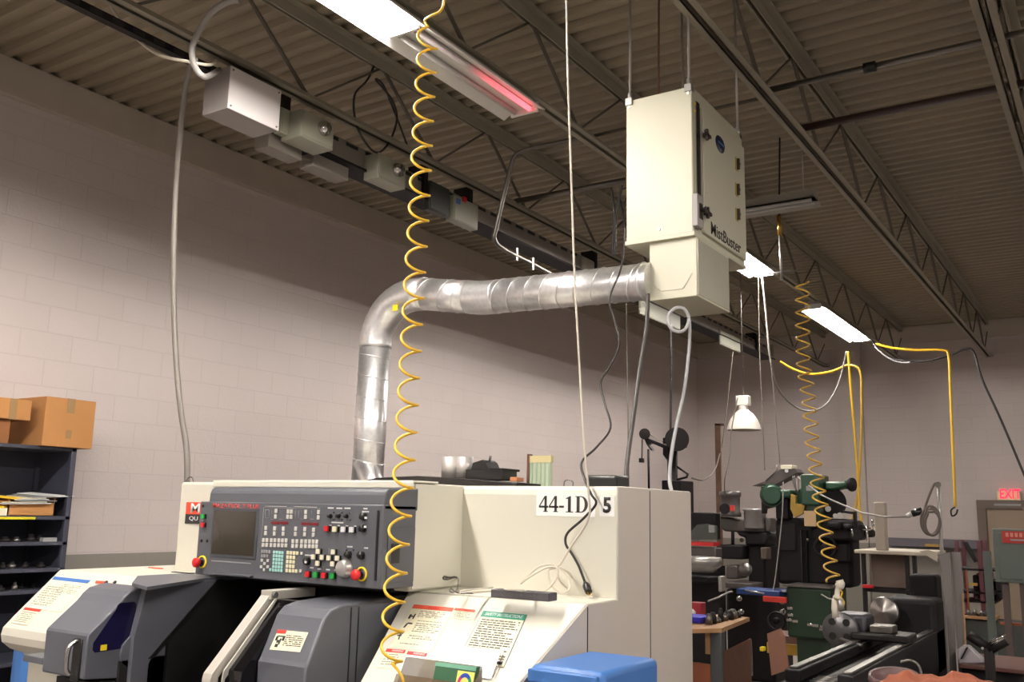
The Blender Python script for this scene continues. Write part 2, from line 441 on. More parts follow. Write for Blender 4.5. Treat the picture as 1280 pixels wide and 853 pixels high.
# second lamp row of the workshop (right of and behind the viewer, outside the photo)
for y in (-2.5, -.4, 1.7, 3.3):
    o = copy_tree(fx0); o.location = (2.2, y, FZ); ORG[o.name] = Vector((2.2, y, FZ)); MB().tube([(2.2, y-.3, FZ+.095), (2.2, y-.3, RZ)], .004, 6).tube([(2.2, y+.3, FZ+.095), (2.2, y+.3, RZ)], .004, 6).build('hanger', M_rod, o); o['label'] = 'lit fluorescent strip light of a second row, outside the photo to the right'
for y in (10.5,):
    o = copy_tree(fx0); o.location = (2.6, y, FZ); o['label'] = 'lit fluorescent strip light of the second row, outside the photo beyond its right edge'

# unlit fixture across, behind the collector
q0 = at(928, 268, 'z', 4.1); q1 = at(1020, 252, 'z', 4.1)
of = thing('strip_light', 'unlit fluorescent fixture hung crosswise behind the right side of the mist collector', 'light', (q0.x-.6, 7.35, 4.1))
MB().box(q0.x-.7, q1.x, 7.28, 7.42, 4.13, 4.19).build('housing', M_fixt, of, bevel=.004)
MB().prism([(q0.x-.7, 7.2, 4.10), (q0.x-.7, 7.28, 4.14), (q0.x-.7, 7.42, 4.14), (q0.x-.7, 7.5, 4.10), (q0.x-.7, 7.42, 4.13), (q0.x-.7, 7.28, 4.13)], (q1.x-q0.x+.7, 0, 0)).build('reflector', M_fixt, of)
for yy in (7.31, 7.39): MB().tube([(q0.x-.65, yy, 4.112), (q1.x-.03, yy, 4.112)], .014).build('tube', M_tubeoff, of)
for xx in (q0.x-.5, q1.x-.1): MB().tube([(xx, 7.35, 4.19), (xx, 7.35, 4.8)], .004, 6).build('hanger', M_rod, of)

# light-row supporting rail under joist -3.0 (continuous channel)
rl = MB().box(FX-.02, FX+.02, YN, BY-.1, 4.196, 4.2).build('mounting_rail', M_joist, None, origin=(FX, 0, 4.196))
tag(rl, 'thin steel channel that the fluorescent strip lights hang from', 'rail')

# ------------------------------------------------------------------ busway with switch boxes
bx0, bx1 = -4.58, -4.42
bw = thing('busway', 'long grey overhead busway duct with dark slots below the left roof joist', 'busway', (-4.5, 3.6, 3.98))
MB().box(bx0+.0, bx1+.03, 3.8, 14.05, 3.965, 3.982).build('bottom_rail', M_mdark, bw)
s_ = MB().box(bx0, bx1, 3.6, 14.0, 3.99, 4.14).mark(); y = 3.95
while y < 13.8:
    s_.box(bx1-.002, bx1+.004, y, y+.12, 4.105, 4.13); y += .2
s_.build('duct_body', [M_bus, M_busd], bw)
MB().box(bx0-.02, bx1+.02, 13.98, 14.02, 3.96, 4.2).build('end_cap', M_boxg, bw)
h_ = 0
ss = MB().box(-4.42, -4.37, YN, 3.85, 4.13, 4.172).mark(); y = .6
while y < 3.7:
    ss.box(-4.371, -4.367, y, y+.07, 4.137, 4.165); y += .13
tag(ss.build('slotted_channel', [M_mdark, M_busd], None, origin=(-4.4, 2, 4.13)), 'dark slotted channel running under the left roof joist toward the white junction box', 'channel')
for y in (3.95, 5.4, 6.0, 8.2, 10.6, 13.2):
    MB().box(-4.56, -4.40, y, y+.025, 4.14, 4.25).box(-4.41, -4.385, y-.01, y+.035, 3.96, 4.25).build('hanger_clamp', M_dark, bw)

def swbox(y0, y1, z0, z1, xf, mat, label, handle=True):
    t_ = thing('switch_box', label, 'electrical box', ((bx1+xf)/2, (y0+y1)/2, z0), 'switch boxes on the busway')
    MB().box(bx1, xf, y0, y1, z0, z1).build('enclosure', mat, t_, bevel=.006)
    MB().box(xf, xf+.006, y0+.01, y1-.01, z0+.01, z1-.01).build('cover', mat, t_, bevel=.002)
    if handle:
        c = (xf+.006, (y0+y1)/2+.04, (z0+z1)/2+.02)
        MB().lathe([(.0, .05), (.03, .05), (.045, .03), (.05, 0)], c, (1, 0, 0), 20).build('dial', M_chrome, t_)
        MB().box(xf+.03, xf+.065, c[1]-.008, c[1]+.008, c[2]-.055, c[2]+.03).build('handle', M_steel, t_, bevel=.003)
    return t_
w0 = at(288, 82, 'x', -4.2); w1 = at(351, 113, 'x', -4.2); w2 = at(284, 135, 'x', -4.2)
bt = thing('junction_box', 'large white junction box at the near end of the switch boxes on the busway', 'electrical box', (-4.3, 3.4, w2.z))
MB().box(bx1, -4.2, w0.y, w1.y, w2.z, w0.z).build('enclosure', pm('junction_side_paint', (150, 144, 140), .5), bt, bevel=.004)
MB().box(-4.2, -4.194, w0.y, w1.y, w2.z, w0.z).build('cover', M_boxw, bt, bevel=.002)
for yy, zz in ((w0.y+.02, w0.z-.02), (w1.y-.02, w0.z-.02), (w0.y+.02, w2.z+.02), (w1.y-.02, w2.z+.02)):
    MB().cyl((-4.194, yy, zz), (-4.19, yy, zz), .006, n=10).build('screw', M_steel, bt)
def by_px(pa, pb, pc, xf):
    a = at(*pa, 'x', xf); b = at(*pb, 'x', xf); c = at(*pc, 'x', xf); return a.y, b.y, c.z, a.z
a = by_px((378, 135), (418, 155), (376, 170), -4.24); swbox(*a, -4.24, M_boxg, 'first grey green switch box with a chrome dial, right of the white junction box')
a = by_px((352, 133), (368, 140), (352, 166), -4.36); swbox(*a, -4.36, M_boxg, 'narrow plug between the white junction box and the first dial box', False)
a = by_px((474, 190), (508, 205), (474, 222), -4.28); swbox(*a, -4.28, M_boxg, 'second switch box with a dial, seen between the turns of the yellow coil')
a = by_px((538, 225), (562, 238), (538, 262), -4.36); swbox(*a, -4.36, pm('dark_switch_box', (48, 50, 46), .5), 'dark box on the busway right of the yellow coil', False)
sw = swbox(*by_px((568, 243), (598, 258), (568, 275), -4.34), -4.34, M_boxg, 'small switch box with a red and a blue indicator, right of the yellow coil', False)
ya, yb, za, zb = by_px((568, 243), (598, 258), (568, 275), -4.34)
MB().box(-4.336, -4.32, ya+.10, ya+.14, zb-.03, zb+.01).build('red_indicator', M_red, sw); MB().box(-4.336, -4.32, ya+.02, ya+.06, zb-.07, zb-.03).build('blue_indicator', M_bluepr, sw)
swbox(*by_px((728, 320), (775, 345), (728, 352), -4.4), -4.4, M_boxg, 'pale switch box on the busway above the galvanised duct', False)
swbox(*by_px((800, 355), (850, 378), (800, 392), -4.4), -4.4, M_boxg, 'switch box on the busway under the mist collector', False)
swbox(*by_px((900, 412), (925, 424), (900, 430), -4.4), -4.4, M_boxg, 'farthest small switch box near the end of the busway', False)
for i, (pa, pb, pc, lb) in enumerate((((336, 168), (378, 188), (336, 178), 'white junction box'), ((392, 195), (436, 215), (392, 206), 'first dial box'))):
    a = at(*pa, 'x', -4.45); b = at(*pb, 'x', -4.45); c = at(*pc, 'x', -4.45)
    t_ = MB().box(-4.58, -4.45, a.y, b.y, 3.87, 3.966).build('plug_unit', M_bus, None, bevel=.006, origin=(-4.5, a.y, 3.87))
    tag(t_, 'flat plug unit slung under the busway below the '+lb, 'electrical box')

# dark cable loop and bent conduit near the busway
cable('hanging_cable', [(482, 40, 'x', -4.3), (462, 95, 'x', -4.3), (443, 120, 'x', -4.3), (447, 160, 'x', -4.3), (468, 190, 'x', -4.3), (485, 180, 'x', -4.3), (496, 150, 'x', -4.3), (490, 125, 'x', -4.3), (470, 100, 'x', -4.3), (480, 108, 'x', -4.32), (497, 150, 'x', -4.32), (514, 195, 'x', -4.32)], .008, M_cabk, 'dark cable hanging in a loop above the busway behind the yellow coil')
cable('conduit', [(730, 172, 'y', 5.5), (690, 180, 'y', 5.5), (655, 188, 'y', 5.5), (641, 200, 'y', 5.5), (632, 235, 'y', 5.5), (620, 285, 'y', 5.5), Vector((-3.80, 5.52, 3.58)), at(630, 312, 'x', -3.83), at(665, 330, 'x', -3.85), at(700, 349, 'x', -3.87)], .017, M_conduit, 'bent steel conduit dropping from the roof and running back above the duct', 'conduit')
for px, py in ((645, 318), (665, 330)):
    c = at(px, py, 'x', -3.84)
    tag(MB().box(c.x-.012, c.x+.012, c.y-.012, c.y+.012, c.z-.05, c.z+.05).build('pipe_strap', M_steel, None, origin=c), ('nearer' if px < 650 else 'farther')+' small clamp on the bent conduit above the duct', 'clamp', 'clamps on the bent conduit')

# ------------------------------------------------------------------ mist collector
XC0, XC1, YC0, YC1, ZC0, ZC1 = -2.12, -1.74, 4.3, 5.06, 3.0, 3.80
mc = thing('mist_collector', 'beige metal air filter cabinet lettered MistBuster hanging from the roof on rods', 'air filter unit', (-1.93, 4.68, 2.68))
MB().box(XC0, XC1, YC0, YC1, ZC0, ZC1).build('cabinet', M_mist, mc, bevel=.008)
MB().box(XC0-.006, XC1+.006, YC0-.006, YC1+.006, ZC0-.012, ZC0+.012).build('base_flange', M_mist, mc, bevel=.003)
MB().box(-1.995, -1.735, YC0+.02, 4.78, 2.68, ZC0).build('plenum', M_mist, mc, bevel=.004)
MB().box(-1.735, -1.732, YC0+.03, 4.77, 2.69, 2.98).build('plenum_cover', pm('bright_galvanised_cover', (205, 203, 186), .18, .35), mc)
rb = MB()
for a, b in (((-1.97, 2.76), (-1.93, 2.725)), ((-1.93, 2.725), (-1.81, 2.725)), ((-1.81, 2.725), (-1.76, 2.80))):
    rb.tube([(a[0], YC0+.019, a[1]), (b[0], YC0+.019, b[1])], .002, 5)
rb.build('pressed_rib', M_side, mc)
def cf(px, py, x=XC1): return at(px, py, 'x', x)
# door on +x face; crop 480px wide = 180 px => 0.375
def cm(x, y, xx=XC1): return at(780+x*.375, 80+y*.375, 'x', xx)
dy0 = cm(250, 180).y; dy1 = YC1-.02
dr = MB().box(XC1, XC1+.018, dy0+.01, dy1, ZC0+.03, ZC1-.09).build('door', M_mist, mc, bevel=.004)
MB().box(XC1+.0, XC1+.006, dy0-.035, dy0-.005, ZC0+.04, ZC1-.07).build('door_gap', M_cavity, mc)
MB().box(XC1, XC1+.004, dy0-.05, dy0-.038, ZC0+.04, ZC1-.07).build('door_edge_strip', M_chrome, mc)
for z in (ZC1-.09, ZC1-.13): MB().cyl((XC1, dy0-.06, z), (XC1+.005, dy0-.06, z), .007, n=10).build('rivet', M_yring, mc)
for (x, y) in ((272, 237), (275, 497)):
    c = cm(x, y, XC1+.03)
    l = MB().box(XC1+.018, XC1+.04, c.y-.012, c.y+.012, c.z-.012, c.z+.012).box(XC1+.03, XC1+.045, c.y-.05, c.y+.045, c.z-.009, c.z+.009).box(XC1+.03, XC1+.045, c.y-.01, c.y+.01, c.z-.03, c.z+.03).build('latch', pm('latch_brown', (58, 46, 40), .4), mc, bevel=.002)
c = cm(320, 268, XC1+.018)
el = MB(); el.lathe([(.0, .006), (.8, .006), (1, .0)], (0, 0, 0), (1, 0, 0), 32)
for v in el.bm.verts: v.co = Vector((c.x+v.co.x, c.y+v.co.y*.07, c.z+v.co.z*.047))
el.build('oval_badge', pm('badge_navy', (22, 34, 66), .25), mc)
MB().box(c.x+.006, c.x+.0075, c.y-.04, c.y+.04, c.z-.004, c.z+.006).build('badge_stripe', pm('badge_light_blue', (70, 110, 160), .4), mc)
for (x, y) in ((375, 335), (375, 420), (376, 503)):
    c = cm(x, y, XC1+.018)
    k = MB().box(c.x-.0, c.x+.003, c.y-.022, c.y+.018, c.z-.036, c.z+.036).build('vent_label', pm('label_ochre', (170, 150, 70), .5), mc)
    MB().box(c.x+.002, c.x+.018, c.y-.005, c.y+.012, c.z-.03, c.z+.034).box(c.x+.005, c.x+.02, c.y-.004, c.y+.014, c.z-.005, c.z+.008).build('hinge', pm('hinge_grey', (82, 76, 66), .4, .6), mc, bevel=.002)
# switch plate + toggle
c = cm(238, 495, XC1)
MB().box(XC1, XC1+.03, c.y-.045, c.y+.03, c.z-.085, c.z+.085).build('switch_box', pm('switch_grey', (150, 145, 140), .5), mc, bevel=.003)
MB().box(XC1+.03, XC1+.033, c.y-.02, c.y+.02, c.z-.04, c.z+.04).cyl((XC1+.03, c.y, c.z), (XC1+.06, c.y, c.z+.02), .007, n=8).build('toggle_switch', M_black, mc)
a = cm(285, 535, XC1+.018); b = cm(378, 592, XC1+.018)
text('lettering', 'MistBuster', M_ink, mc, (XC1+.018, a.y+.02, a.z-.045), (0, 1, 0), (0, 0, 1), .066, b.y-a.y+.03, th=.002, bold=.003)
for xx, yy in ((XC0+.02, YC0+.01), (XC1-.02, YC0+.01), (XC1-.02, YC1-.02), (XC0+.02, YC1-.02)):
    MB().tube([(xx, yy, ZC1+.02), (xx, yy, 4.2 if False else 4.79)], .0075, 8).build('threaded_rod', M_rod, mc)
    MB().box(xx-.02, xx+.02, yy-.02, yy+.02, ZC1-.03, ZC1+.012).cyl((xx, yy, ZC1-.045), (xx, yy, ZC1+.045), .014, n=6).build('lug', M_rod, mc, bevel=.002)
MB().tube([Vector((at(823, 110, 'y', 4.45).x, 4.45, 3.80)), Vector((at(823, 110, 'y', 4.45).x+.01, 4.45, 4.79))], .006, 8).build('supply_tube', pm('copper_brown', (96, 58, 42), .5), mc)
MB().cyl((-1.93, YC0-.006, 3.05), (-1.93, YC0, 3.05), .008, n=10).build('bolt', M_rod, mc)

# ------------------------------------------------------------------ galvanised duct
YD = 4.34
dt = thing('exhaust_duct', 'shiny galvanised round duct rising behind the machine and elbowing to the mist collector', 'duct', (-3.87, YD, 1.55))
R0 = .097
zt = 2.60; ec = Vector((-3.87+.29, YD, zt))
elb = [ec+Vector((-math.cos(t_)*.29, 0, math.sin(t_)*.29)) for t_ in [math.pi/2*i/10 for i in range(11)]]
MB().tube([(-3.885, YD, 1.55), (-3.87, YD, zt)], R0, 40).build('vertical_pipe', M_galv, dt)
MB().tube([Vector((-3.87, YD, zt-.02))]+elb+[elb[-1]+Vector((.1, 0, -.002))], R0+.004, 40).build('elbow', M_galv, dt)
p1 = elb[-1]+Vector((.06, 0, 0)); p2 = Vector((-3.06, YD, 2.815)); p3 = Vector((-1.99, YD, 2.79))
MB().tube([p1, p1.lerp(p2, .9)], R0, 40).build('short_pipe', M_galv, dt)
MB().tube(spline([p1.lerp(p2, .8), p1.lerp(p2, .93), p2.lerp(p3, .03), p2.lerp(p3, .1)], 6), R0+.0015, 40).build('angled_joint', M_galv, dt)
MB().tube([p2, p3], R0, 40).build('long_pipe', M_galv, dt)
def ringband(c, d, r, w=.008, tilt=0.):
    d = Vector(d).normalized(); up = Vector((0, 1, 0)); ax = (d+up.cross(d)*0+Vector((0, 0, 0))).normalized()
    # tilt the ring plane to read as a spiral seam
    ax = (Matrix.Rotation(tilt, 3, up) @ d).normalized(); u = up; v = ax.cross(u).normalized()
    k = 1/max(.5, abs(ax.dot(d))); pts = []
    for i in range(41):
        a_ = 2*math.pi*i/40; pts.append(Vector(c)+u*math.cos(a_)*r+v*math.sin(a_)*r*k)
    return pts
sm = MB()
for i in range(8): sm.tube(ringband((-3.885+.015*i/8, YD, 1.62+.13*i), (0, 0, 1), R0+.001, tilt=.22), .0035, 6, False)
sm.build('vertical_seams', M_galv, dt)
sm = MB()
for f_ in (.1, .45, .68): sm.tube(ringband(p1.lerp(p2, f_), p2-p1, R0+.001, tilt=.3), .0035, 6, False)
for i in range(9): sm.tube(ringband(p2.lerp(p3, .12+.1*i), p3-p2, R0+.001, tilt=.3), .0035, 6, False)
sm.tube(ringband(p2.lerp(p3, .965), p3-p2, R0+.003), .006, 6, False)
sm.build('long_seams', M_galv, dt)
wy0 = at(448, 560, 'y', YD)
MB().tube([at(455, 578, 'y', YD-.03), at(478, 612, 'y', YD-.06)+Vector((0, 0, -.1))], .07, 30).build('wye_branch', M_galv, dt)
# yellow mark on the elbow
c = at(494, 385, 'y', YD-R0-.002)
MB().box(c.x-.018, c.x+.018, c.y-.004, c.y+.004, c.z-.018, c.z+.018).build('yellow_sticker', M_yring, dt)

# ------------------------------------------------------------------ CNC LATHE (one thing)
cnc = thing('cnc_lathe', 'large cream and slate grey CNC lathe with open sliding doors and control panel', 'machine', (-2.9, 3.2, 0))
ZT = 1.70; ZD = 1.30
MB().box(-3.70, -2.312, 2.85, 3.87, ZD-.01, ZT).build('headstock_cover', M_white, cnc, bevel=.012)
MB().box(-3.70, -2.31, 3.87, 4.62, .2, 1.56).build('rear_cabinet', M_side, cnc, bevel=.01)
MB().box(-3.45, -2.30, 2.83, 2.84, ZT-.022, ZT+.004).box(-3.455, -2.305, 2.832, 3.0, ZT, ZT+.008).build('cover_seam_strip', M_white, cnc, bevel=.003)
rc = MB(); rprof = [(3.17, ZD-.01), (3.17, ZT-.035), (3.175, ZT-.015), (3.19, ZT-.003), (3.21, ZT), (3.87, ZT), (3.87, ZD-.01)]
rc.pyz(rprof, -2.313, -1.6).build('tailstock_cover', M_white, cnc, bevel=.004, angle=.9)
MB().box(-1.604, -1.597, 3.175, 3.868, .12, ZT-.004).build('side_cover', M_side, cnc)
MB().box(-1.598, -1.5955, 3.448, 3.452, .12, ZT-.01).build('side_seam', M_mdark, cnc)
MB().box(-2.313, -2.308, 2.86, 3.17, ZD, ZT-.005).build('step_cover', M_white, cnc)
# deck under recess and right slant
SN = Vector((0, -.6, 1)).normalized(); SP = (Vector((0, 2.94, 1.29)), SN)
TL = atp(510, 740, SP); TR = Vector((-1.6, 2.94, 1.29)); BR = atp(650, 853, SP); BL = atp(450, 853, SP)
BR2 = TR+(BR-TR)*1.15; BL2 = TL+(BL-TL)*1.15
q = MB()
zb = .1
def dn(p, z=zb): return Vector((p.x, p.y, z))
bk = 3.17
q.hexa([dn(BL2), dn(BR2), dn(TR), dn(TL), BL2, BR2, TR, TL])
q.build('slanted_cover', M_white, cnc, bevel=.006)
MB().hexa([(-2.39, 2.94, zb), (-1.6, 2.94, zb), (-1.6, 3.86, zb), (-2.39, 3.86, zb), (-2.39, 2.94, 1.29), (-1.6, 2.94, 1.29), (-1.6, 3.86, 1.302), (-2.39, 3.86, 1.302)]).build('tool_deck', M_white, cnc, bevel=.003)
sd = MB(); sd.prism([TR+Vector((.001, 0, -.004)), BR2+Vector((.003, 0, -.004)), dn(BR2)+Vector((.003, 0, 0)), dn(TR)+Vector((.001, 0, 0))], (.003, 0, 0)); sd.box(-1.6, -1.596, 2.94, 3.18, zb, 1.287)
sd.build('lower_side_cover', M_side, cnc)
c_ = at(860, 545, 'x', 0) if False else None
a = at(735+0, 700, 'x', -1.6)
MB().box(-1.597, -1.5945, 2.938, 2.942, zb, 1.28).build('lower_seam', M_mdark, cnc)
# left wing cover
wp = [(3.84, .1), (3.84, 1.30), (2.49, 1.30), (2.30, 1.115), (2.262, 1.075), (2.255, 1.045), (2.262, 1.015), (2.30, .985), (2.36, .96), (2.39, .92), (2.41, .1)]
MB().pyz(wp, -4.02, -3.20).build('left_cover', M_white, cnc, bevel=.01, angle=.9)
MB().pyz(wp, -3.2005, -3.19).build('cover_side_plate', M_dgrey, cnc)
MB().prism([at(172, 720, 'z', 1.306), at(165, 729, 'z', 1.306), at(184, 734, 'z', 1.306), Vector((-3.172, 2.60, 1.306)), Vector((-3.172, 2.845, 1.306)), Vector((-3.45, 2.845, 1.306))], (0, 0, -.012)).build('door_track', M_dgrey, cnc)
MB().box(-3.45, -2.60, 2.80, 2.85, 1.296, 1.31).build('upper_guide', M_alu, cnc)
MB().box(-3.52, -3.40, 2.70, 2.73, 1.306, 1.309).build('track_slot', M_black, cnc)
MB().box(-3.90, -3.86, 2.86, 2.87, 1.30, 1.304).box(-3.86, -3.80, 2.85, 2.87, 1.30, 1.304).build('small_red_marker', M_orange, cnc)
# dark cavity
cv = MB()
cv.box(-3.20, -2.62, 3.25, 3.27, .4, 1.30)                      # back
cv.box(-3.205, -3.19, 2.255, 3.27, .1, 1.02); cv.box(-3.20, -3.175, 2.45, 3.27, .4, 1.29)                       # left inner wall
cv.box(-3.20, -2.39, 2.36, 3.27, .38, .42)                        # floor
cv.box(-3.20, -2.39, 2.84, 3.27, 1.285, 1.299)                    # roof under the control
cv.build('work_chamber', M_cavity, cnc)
MB().pyz([(3.24, .9), (3.24, 1.2), (2.90, 1.18), (2.86, 1.0), (2.9, .9)], -3.0, -2.72).build('turret_guard', M_mdark, cnc, bevel=.01)
MB().box(-3.05, -2.9, 3.18, 3.24, 1.12, 1.20).build('chamber_plate', pm('chamber_brown', (70, 54, 50), .5), cnc)
# shell side of the left cover (grey plate seen inside the opening)
MB().pyz([(2.33, 1.295), (2.66, 1.295), (2.40, 1.055), (2.365, 1.0), (2.36, .10), (2.29, .10), (2.29, 1.1)], -3.20, -3.17).build('opening_side_plate', M_dgrey, cnc, bevel=.002)
MB().pyz([(2.66, 1.298), (2.69, 1.298), (2.385, 1.02), (2.36, 1.02)], -3.20, -3.165).build('opening_gasket', M_black, cnc)
# chuck
ch = thing.__call__  if False else None
cc = (-3.17, 2.85, .93)
ck = MB().lathe([(0, 0), (.105, 0), (.11, .01), (.11, .13), (.105, .14), (.03, .14), (.03, .12), (0, .12)], cc, (1, 0, 0), 40).build('chuck', M_gloss, cnc)
for k in range(3):
    a_ = 2*math.pi*k/3+.6; j = MB(); j.box(-3.03, -2.99, 2.85+.03, 2.85+.10, .93-.018, .93+.018); 
    for v in j.bm.verts:
        dy, dz = v.co.y-2.85, v.co.z-.93; v.co.y = 2.85+dy*math.cos(a_)-dz*math.sin(a_); v.co.z = .93+dy*math.sin(a_)+dz*math.cos(a_)
    j.build('chuck_jaw', M_steel, ck, bevel=.003)
# left sliding door
ldp = [(2.35, 1.285), (2.28, 1.27), (2.255, 1.25), (2.235, 1.225), (2.125, 1.13), (2.12, 1.12), (2.12, .97), (2.35, .95)]
ld = MB().pyz(ldp, -3.467, -3.202).build('sliding_door', M_dgrey, cnc, bevel=.006)
MB().pyz([(2.145, 1.095), (2.225, 1.205), (2.232, 1.222), (2.242, 1.23), (2.30, 1.23), (2.31, 1.22), (2.31, 1.08), (2.30, 1.065), (2.155, 1.06), (2.145, 1.07)], -3.205, -3.1995).build('door_window', M_tint, ld)
MB().box(-3.1995, -3.198, 2.175, 2.20, 1.065, 1.085).build('window_sticker', M_yring, ld)
hp = spline([(-3.25, 2.12, 1.10), (-3.25, 2.095, 1.095), (-3.25, 2.08, 1.07), (-3.25, 2.08, 1.01), (-3.25, 2.095, .99), (-3.25, 2.12, .985)], 4)
MB().tube(hp, .008, 10).build('door_handle', M_chrome, ld)
MB().box(-3.275, -3.225, 2.112, 2.121, .96, 1.11).build('handle_plate', M_black, ld, bevel=.004)
MB().pyz([(2.16, .955), (2.35, .945), (2.35, .1), (2.16, .1)], -3.43, -3.21).build('door_lower_skirt', M_cavity, cnc)
MB().box(-3.60, -3.467, 2.12, 2.2, .995, 1.02).build('door_side_bracket', M_dgrey, cnc, bevel=.003)
# right door frame (pale strip), dark window, right housing
MB().pyz([(2.53, 1.27), (2.29, 1.02), (2.285, 1.0), (2.285, .1), (2.32, .1), (2.32, 1.005), (2.55, 1.25)], -2.765, -2.72).build('door_edge_strip', M_alu, cnc, bevel=.002)
MB().hexa([(-2.765, 2.53, 1.255), (-2.71, 2.53, 1.255), (-2.71, 2.76, 1.255), (-2.765, 2.76, 1.255), (-2.765, 2.53, 1.288), (-2.71, 2.53, 1.288), (-2.71, 2.76, 1.288), (-2.765, 2.76, 1.288)]).build('door_top_bar', M_alu, cnc, bevel=.002)
MB().cyl((-2.708, 2.545, 1.272), (-2.700, 2.545, 1.272), .012, n=14).build('pivot_bolt', M_chrome, cnc)
MB().pyz([(2.56, 1.255), (2.345, 1.03), (2.34, 1.0), (2.34, .1), (2.6, .1), (2.6, 1.255)], -2.72, -2.63).build('door_glass', M_gloss, cnc)
MB().pyz([(2.545, 1.262), (2.325, 1.03), (2.32, 1.0), (2.32, .1), (2.33, .1), (2.33, 1.0), (2.55, 1.255)], -2.705, -2.698).build('glass_trim', M_alu, cnc)
hpr = [(2.94, .1), (2.94, 1.272), (2.575, 1.255), (2.52, 1.243), (2.487, 1.215), (2.42, 1.075), (2.41, 1.06), (2.41, .1)]
hs = MB().pyz(hpr, -2.63, -2.392).build('tailstock_housing', M_dgrey, cnc, bevel=.008)
for yy in (2.62, 2.66): MB().box(-2.3925, -2.3895, yy, yy+.004, .3, 1.245).build('housing_seam', M_black, cnc)
HN = Vector((0, -(1.215-1.075), -(2.42-2.487))).normalized()
HN = Vector((0, -.14, .067)).normalized(); HP = (Vector((0, 2.42, 1.075)), HN)
def hplate(px4, mat, name, par, th=.001, lift=.001):
    m_, p_ = quadplate(px4, HP, th, lift); return m_.build(name, mat, par), p_
def a2(x, y): return (160+x*.1875, 700+y*.1875)
lb, lp = hplate([a2(1003, 468), a2(1204, 487), a2(1148, 618), a2(945, 600)], M_paper, 'warning_label', cnc)
m_, _ = quadplate([a2(1003, 468), a2(1062, 472), a2(1052, 496), a2(992, 492)], HP, .001, .002); m_.build('label_header', M_redpr, lb)
mb = print_lines(lp, HN, 6, .36, .94, .22, .8, mb=None, seed=3)
for v in mb.bm.verts: v.co += HN*.001
mb.build('small_print', M_ink, lb)
pg = MB()
for (u, v, w, h) in ((.08, .28, .26, .06), (.05, .32, .07, .22), (.27, .32, .07, .2), (.12, .5, .1, .14), (.2, .42, .05, .3), (.12, .7, .1, .16)):
    pg.prism([bil(lp, u, v)+HN*.001, bil(lp, u+w, v)+HN*.001, bil(lp, u+w, v+h)+HN*.001, bil(lp, u, v+h)+HN*.001], HN*.0008)
pg.build('pictogram', M_ink, lb)

# ---------- placards on the slanted right cover
def c6(x, y): return (460+x*.203125, 740+y*.203125)
def splate(name, px4, mat, par, lift=.001, th=.001, pl=SP):
    m_, p_ = quadplate(px4, pl, th, lift); return m_.build(name, mat, par), p_
def shead(par, pts, frac, mat, txt, n, lift=.0022, u0=.1, u1=.9, tmat=None):
    hp_ = [pts[0]+n*.001, pts[1]+n*.001, bil(pts, 1, frac)+n*.001, bil(pts, 0, frac)+n*.001]
    MB().prism(hp_, n*.001).build('header', mat, par)
    if txt:
        xd = (hp_[1]-hp_[0]); o_ = bil(hp_, u0, .78)+n*.0012
        yd = (hp_[0]-hp_[3]); yd -= xd*yd.dot(xd)/xd.dot(xd)
        text('lettering', txt, tmat or M_txtw, par, o_, xd, yd, yd.length*.55, xd.length*(u1-u0), th=.0006)
w1_, wp1 = splate('warning_placard', [c6(285, 82), c6(530, 103), c6(392, 372), c6(135, 345)], M_paper, cnc)
shead(w1_, wp1, .09, M_orange, 'WARNING', SN, u0=.38, u1=.66, tmat=M_redpr)
mb = print_lines(wp1, SN, 5, .24, .88, .13, .30, seed=5); print_lines(wp1, SN, 5, .30, .92, .42, .64, mb=mb, seed=6); print_lines(wp1, SN, 1, .3, .95, .36, .39, mb=mb, seed=12); print_lines(wp1, SN, 2, .3, .9, .70, .80, mb=mb, seed=7); print_lines(wp1, SN, 1, .18, .9, .88, .92, mb=mb, seed=8)
for v in mb.bm.verts: v.co += SN*.001
mb.build('small_print', M_inkl, w1_)
pg = MB()
def dash(pts, u, v, w, h, sk=0):
    pg.prism([bil(pts, u, v)+SN*.001, bil(pts, u+w, v)+SN*.001, bil(pts, u+w+sk, v+h)+SN*.001, bil(pts, u+sk, v+h)+SN*.001], SN*.0008)
for (u, v, w, h, sk) in ((.04, .24, .05, .1, .0), (.15, .22, .03, .12, .0), (.04, .27, .14, .025, 0), (.10, .43, .12, .03, 0), (.08, .45, .04, .1, -.03), (.05, .68, .03, .14, .04), (.02, .72, .1, .025, 0), (.12, .66, .03, .06, -.05)): dash(wp1, u, v, w, h, sk)
pg.build('pictogram', M_ink, w1_)
w2_, wp2 = splate('notice_plate', [c6(538, 104), c6(662, 116), c6(636, 178), c6(508, 163)], M_paper, cnc)
shead(w2_, wp2, .24, M_orange, 'WARNING', SN, u0=.4, u1=.8, tmat=M_redpr)
mb = print_lines(wp2, SN, 4, .1, .9, .34, .92, seed=9)
for v in mb.bm.verts: v.co += SN*.001
mb.build('small_print', M_inkl, w2_)
w3_, wp3 = splate('safety_placard', [c6(712, 122), c6(978, 146), c6(836, 470), c6(548, 430)], M_paper, cnc)
shead(w3_, wp3, .115, M_greenp, 'SAFETY INSTRUCTIONS', SN, u0=.07, u1=.93)
mb = print_lines(wp3, SN, 17, .06, .94, .16, .95, seed=11, hgt=.5, dense=.95)
for v in mb.bm.verts: v.co += SN*.001
mb.build('small_print', pm('dark_print', (88, 84, 76), .6), w3_)
fr = MB()
for a, b in ((0, 1), (1, 2), (2, 3), (3, 0)): fr.tube([wp3[a]+SN*.001, wp3[b]+SN*.001], .0009, 4)
fr.build('border', M_ink, w3_)
w4_, wp4 = splate('caution_card', [c6(118, 354), c6(234, 364), c6(176, 478), c6(52, 470)], M_paper, cnc)
shead(w4_, wp4, .17, M_redpr, 'WARNING', SN, u0=.3, u1=.9)
mb = print_lines(wp4, SN, 5, .1, .9, .25, .9, seed=13)
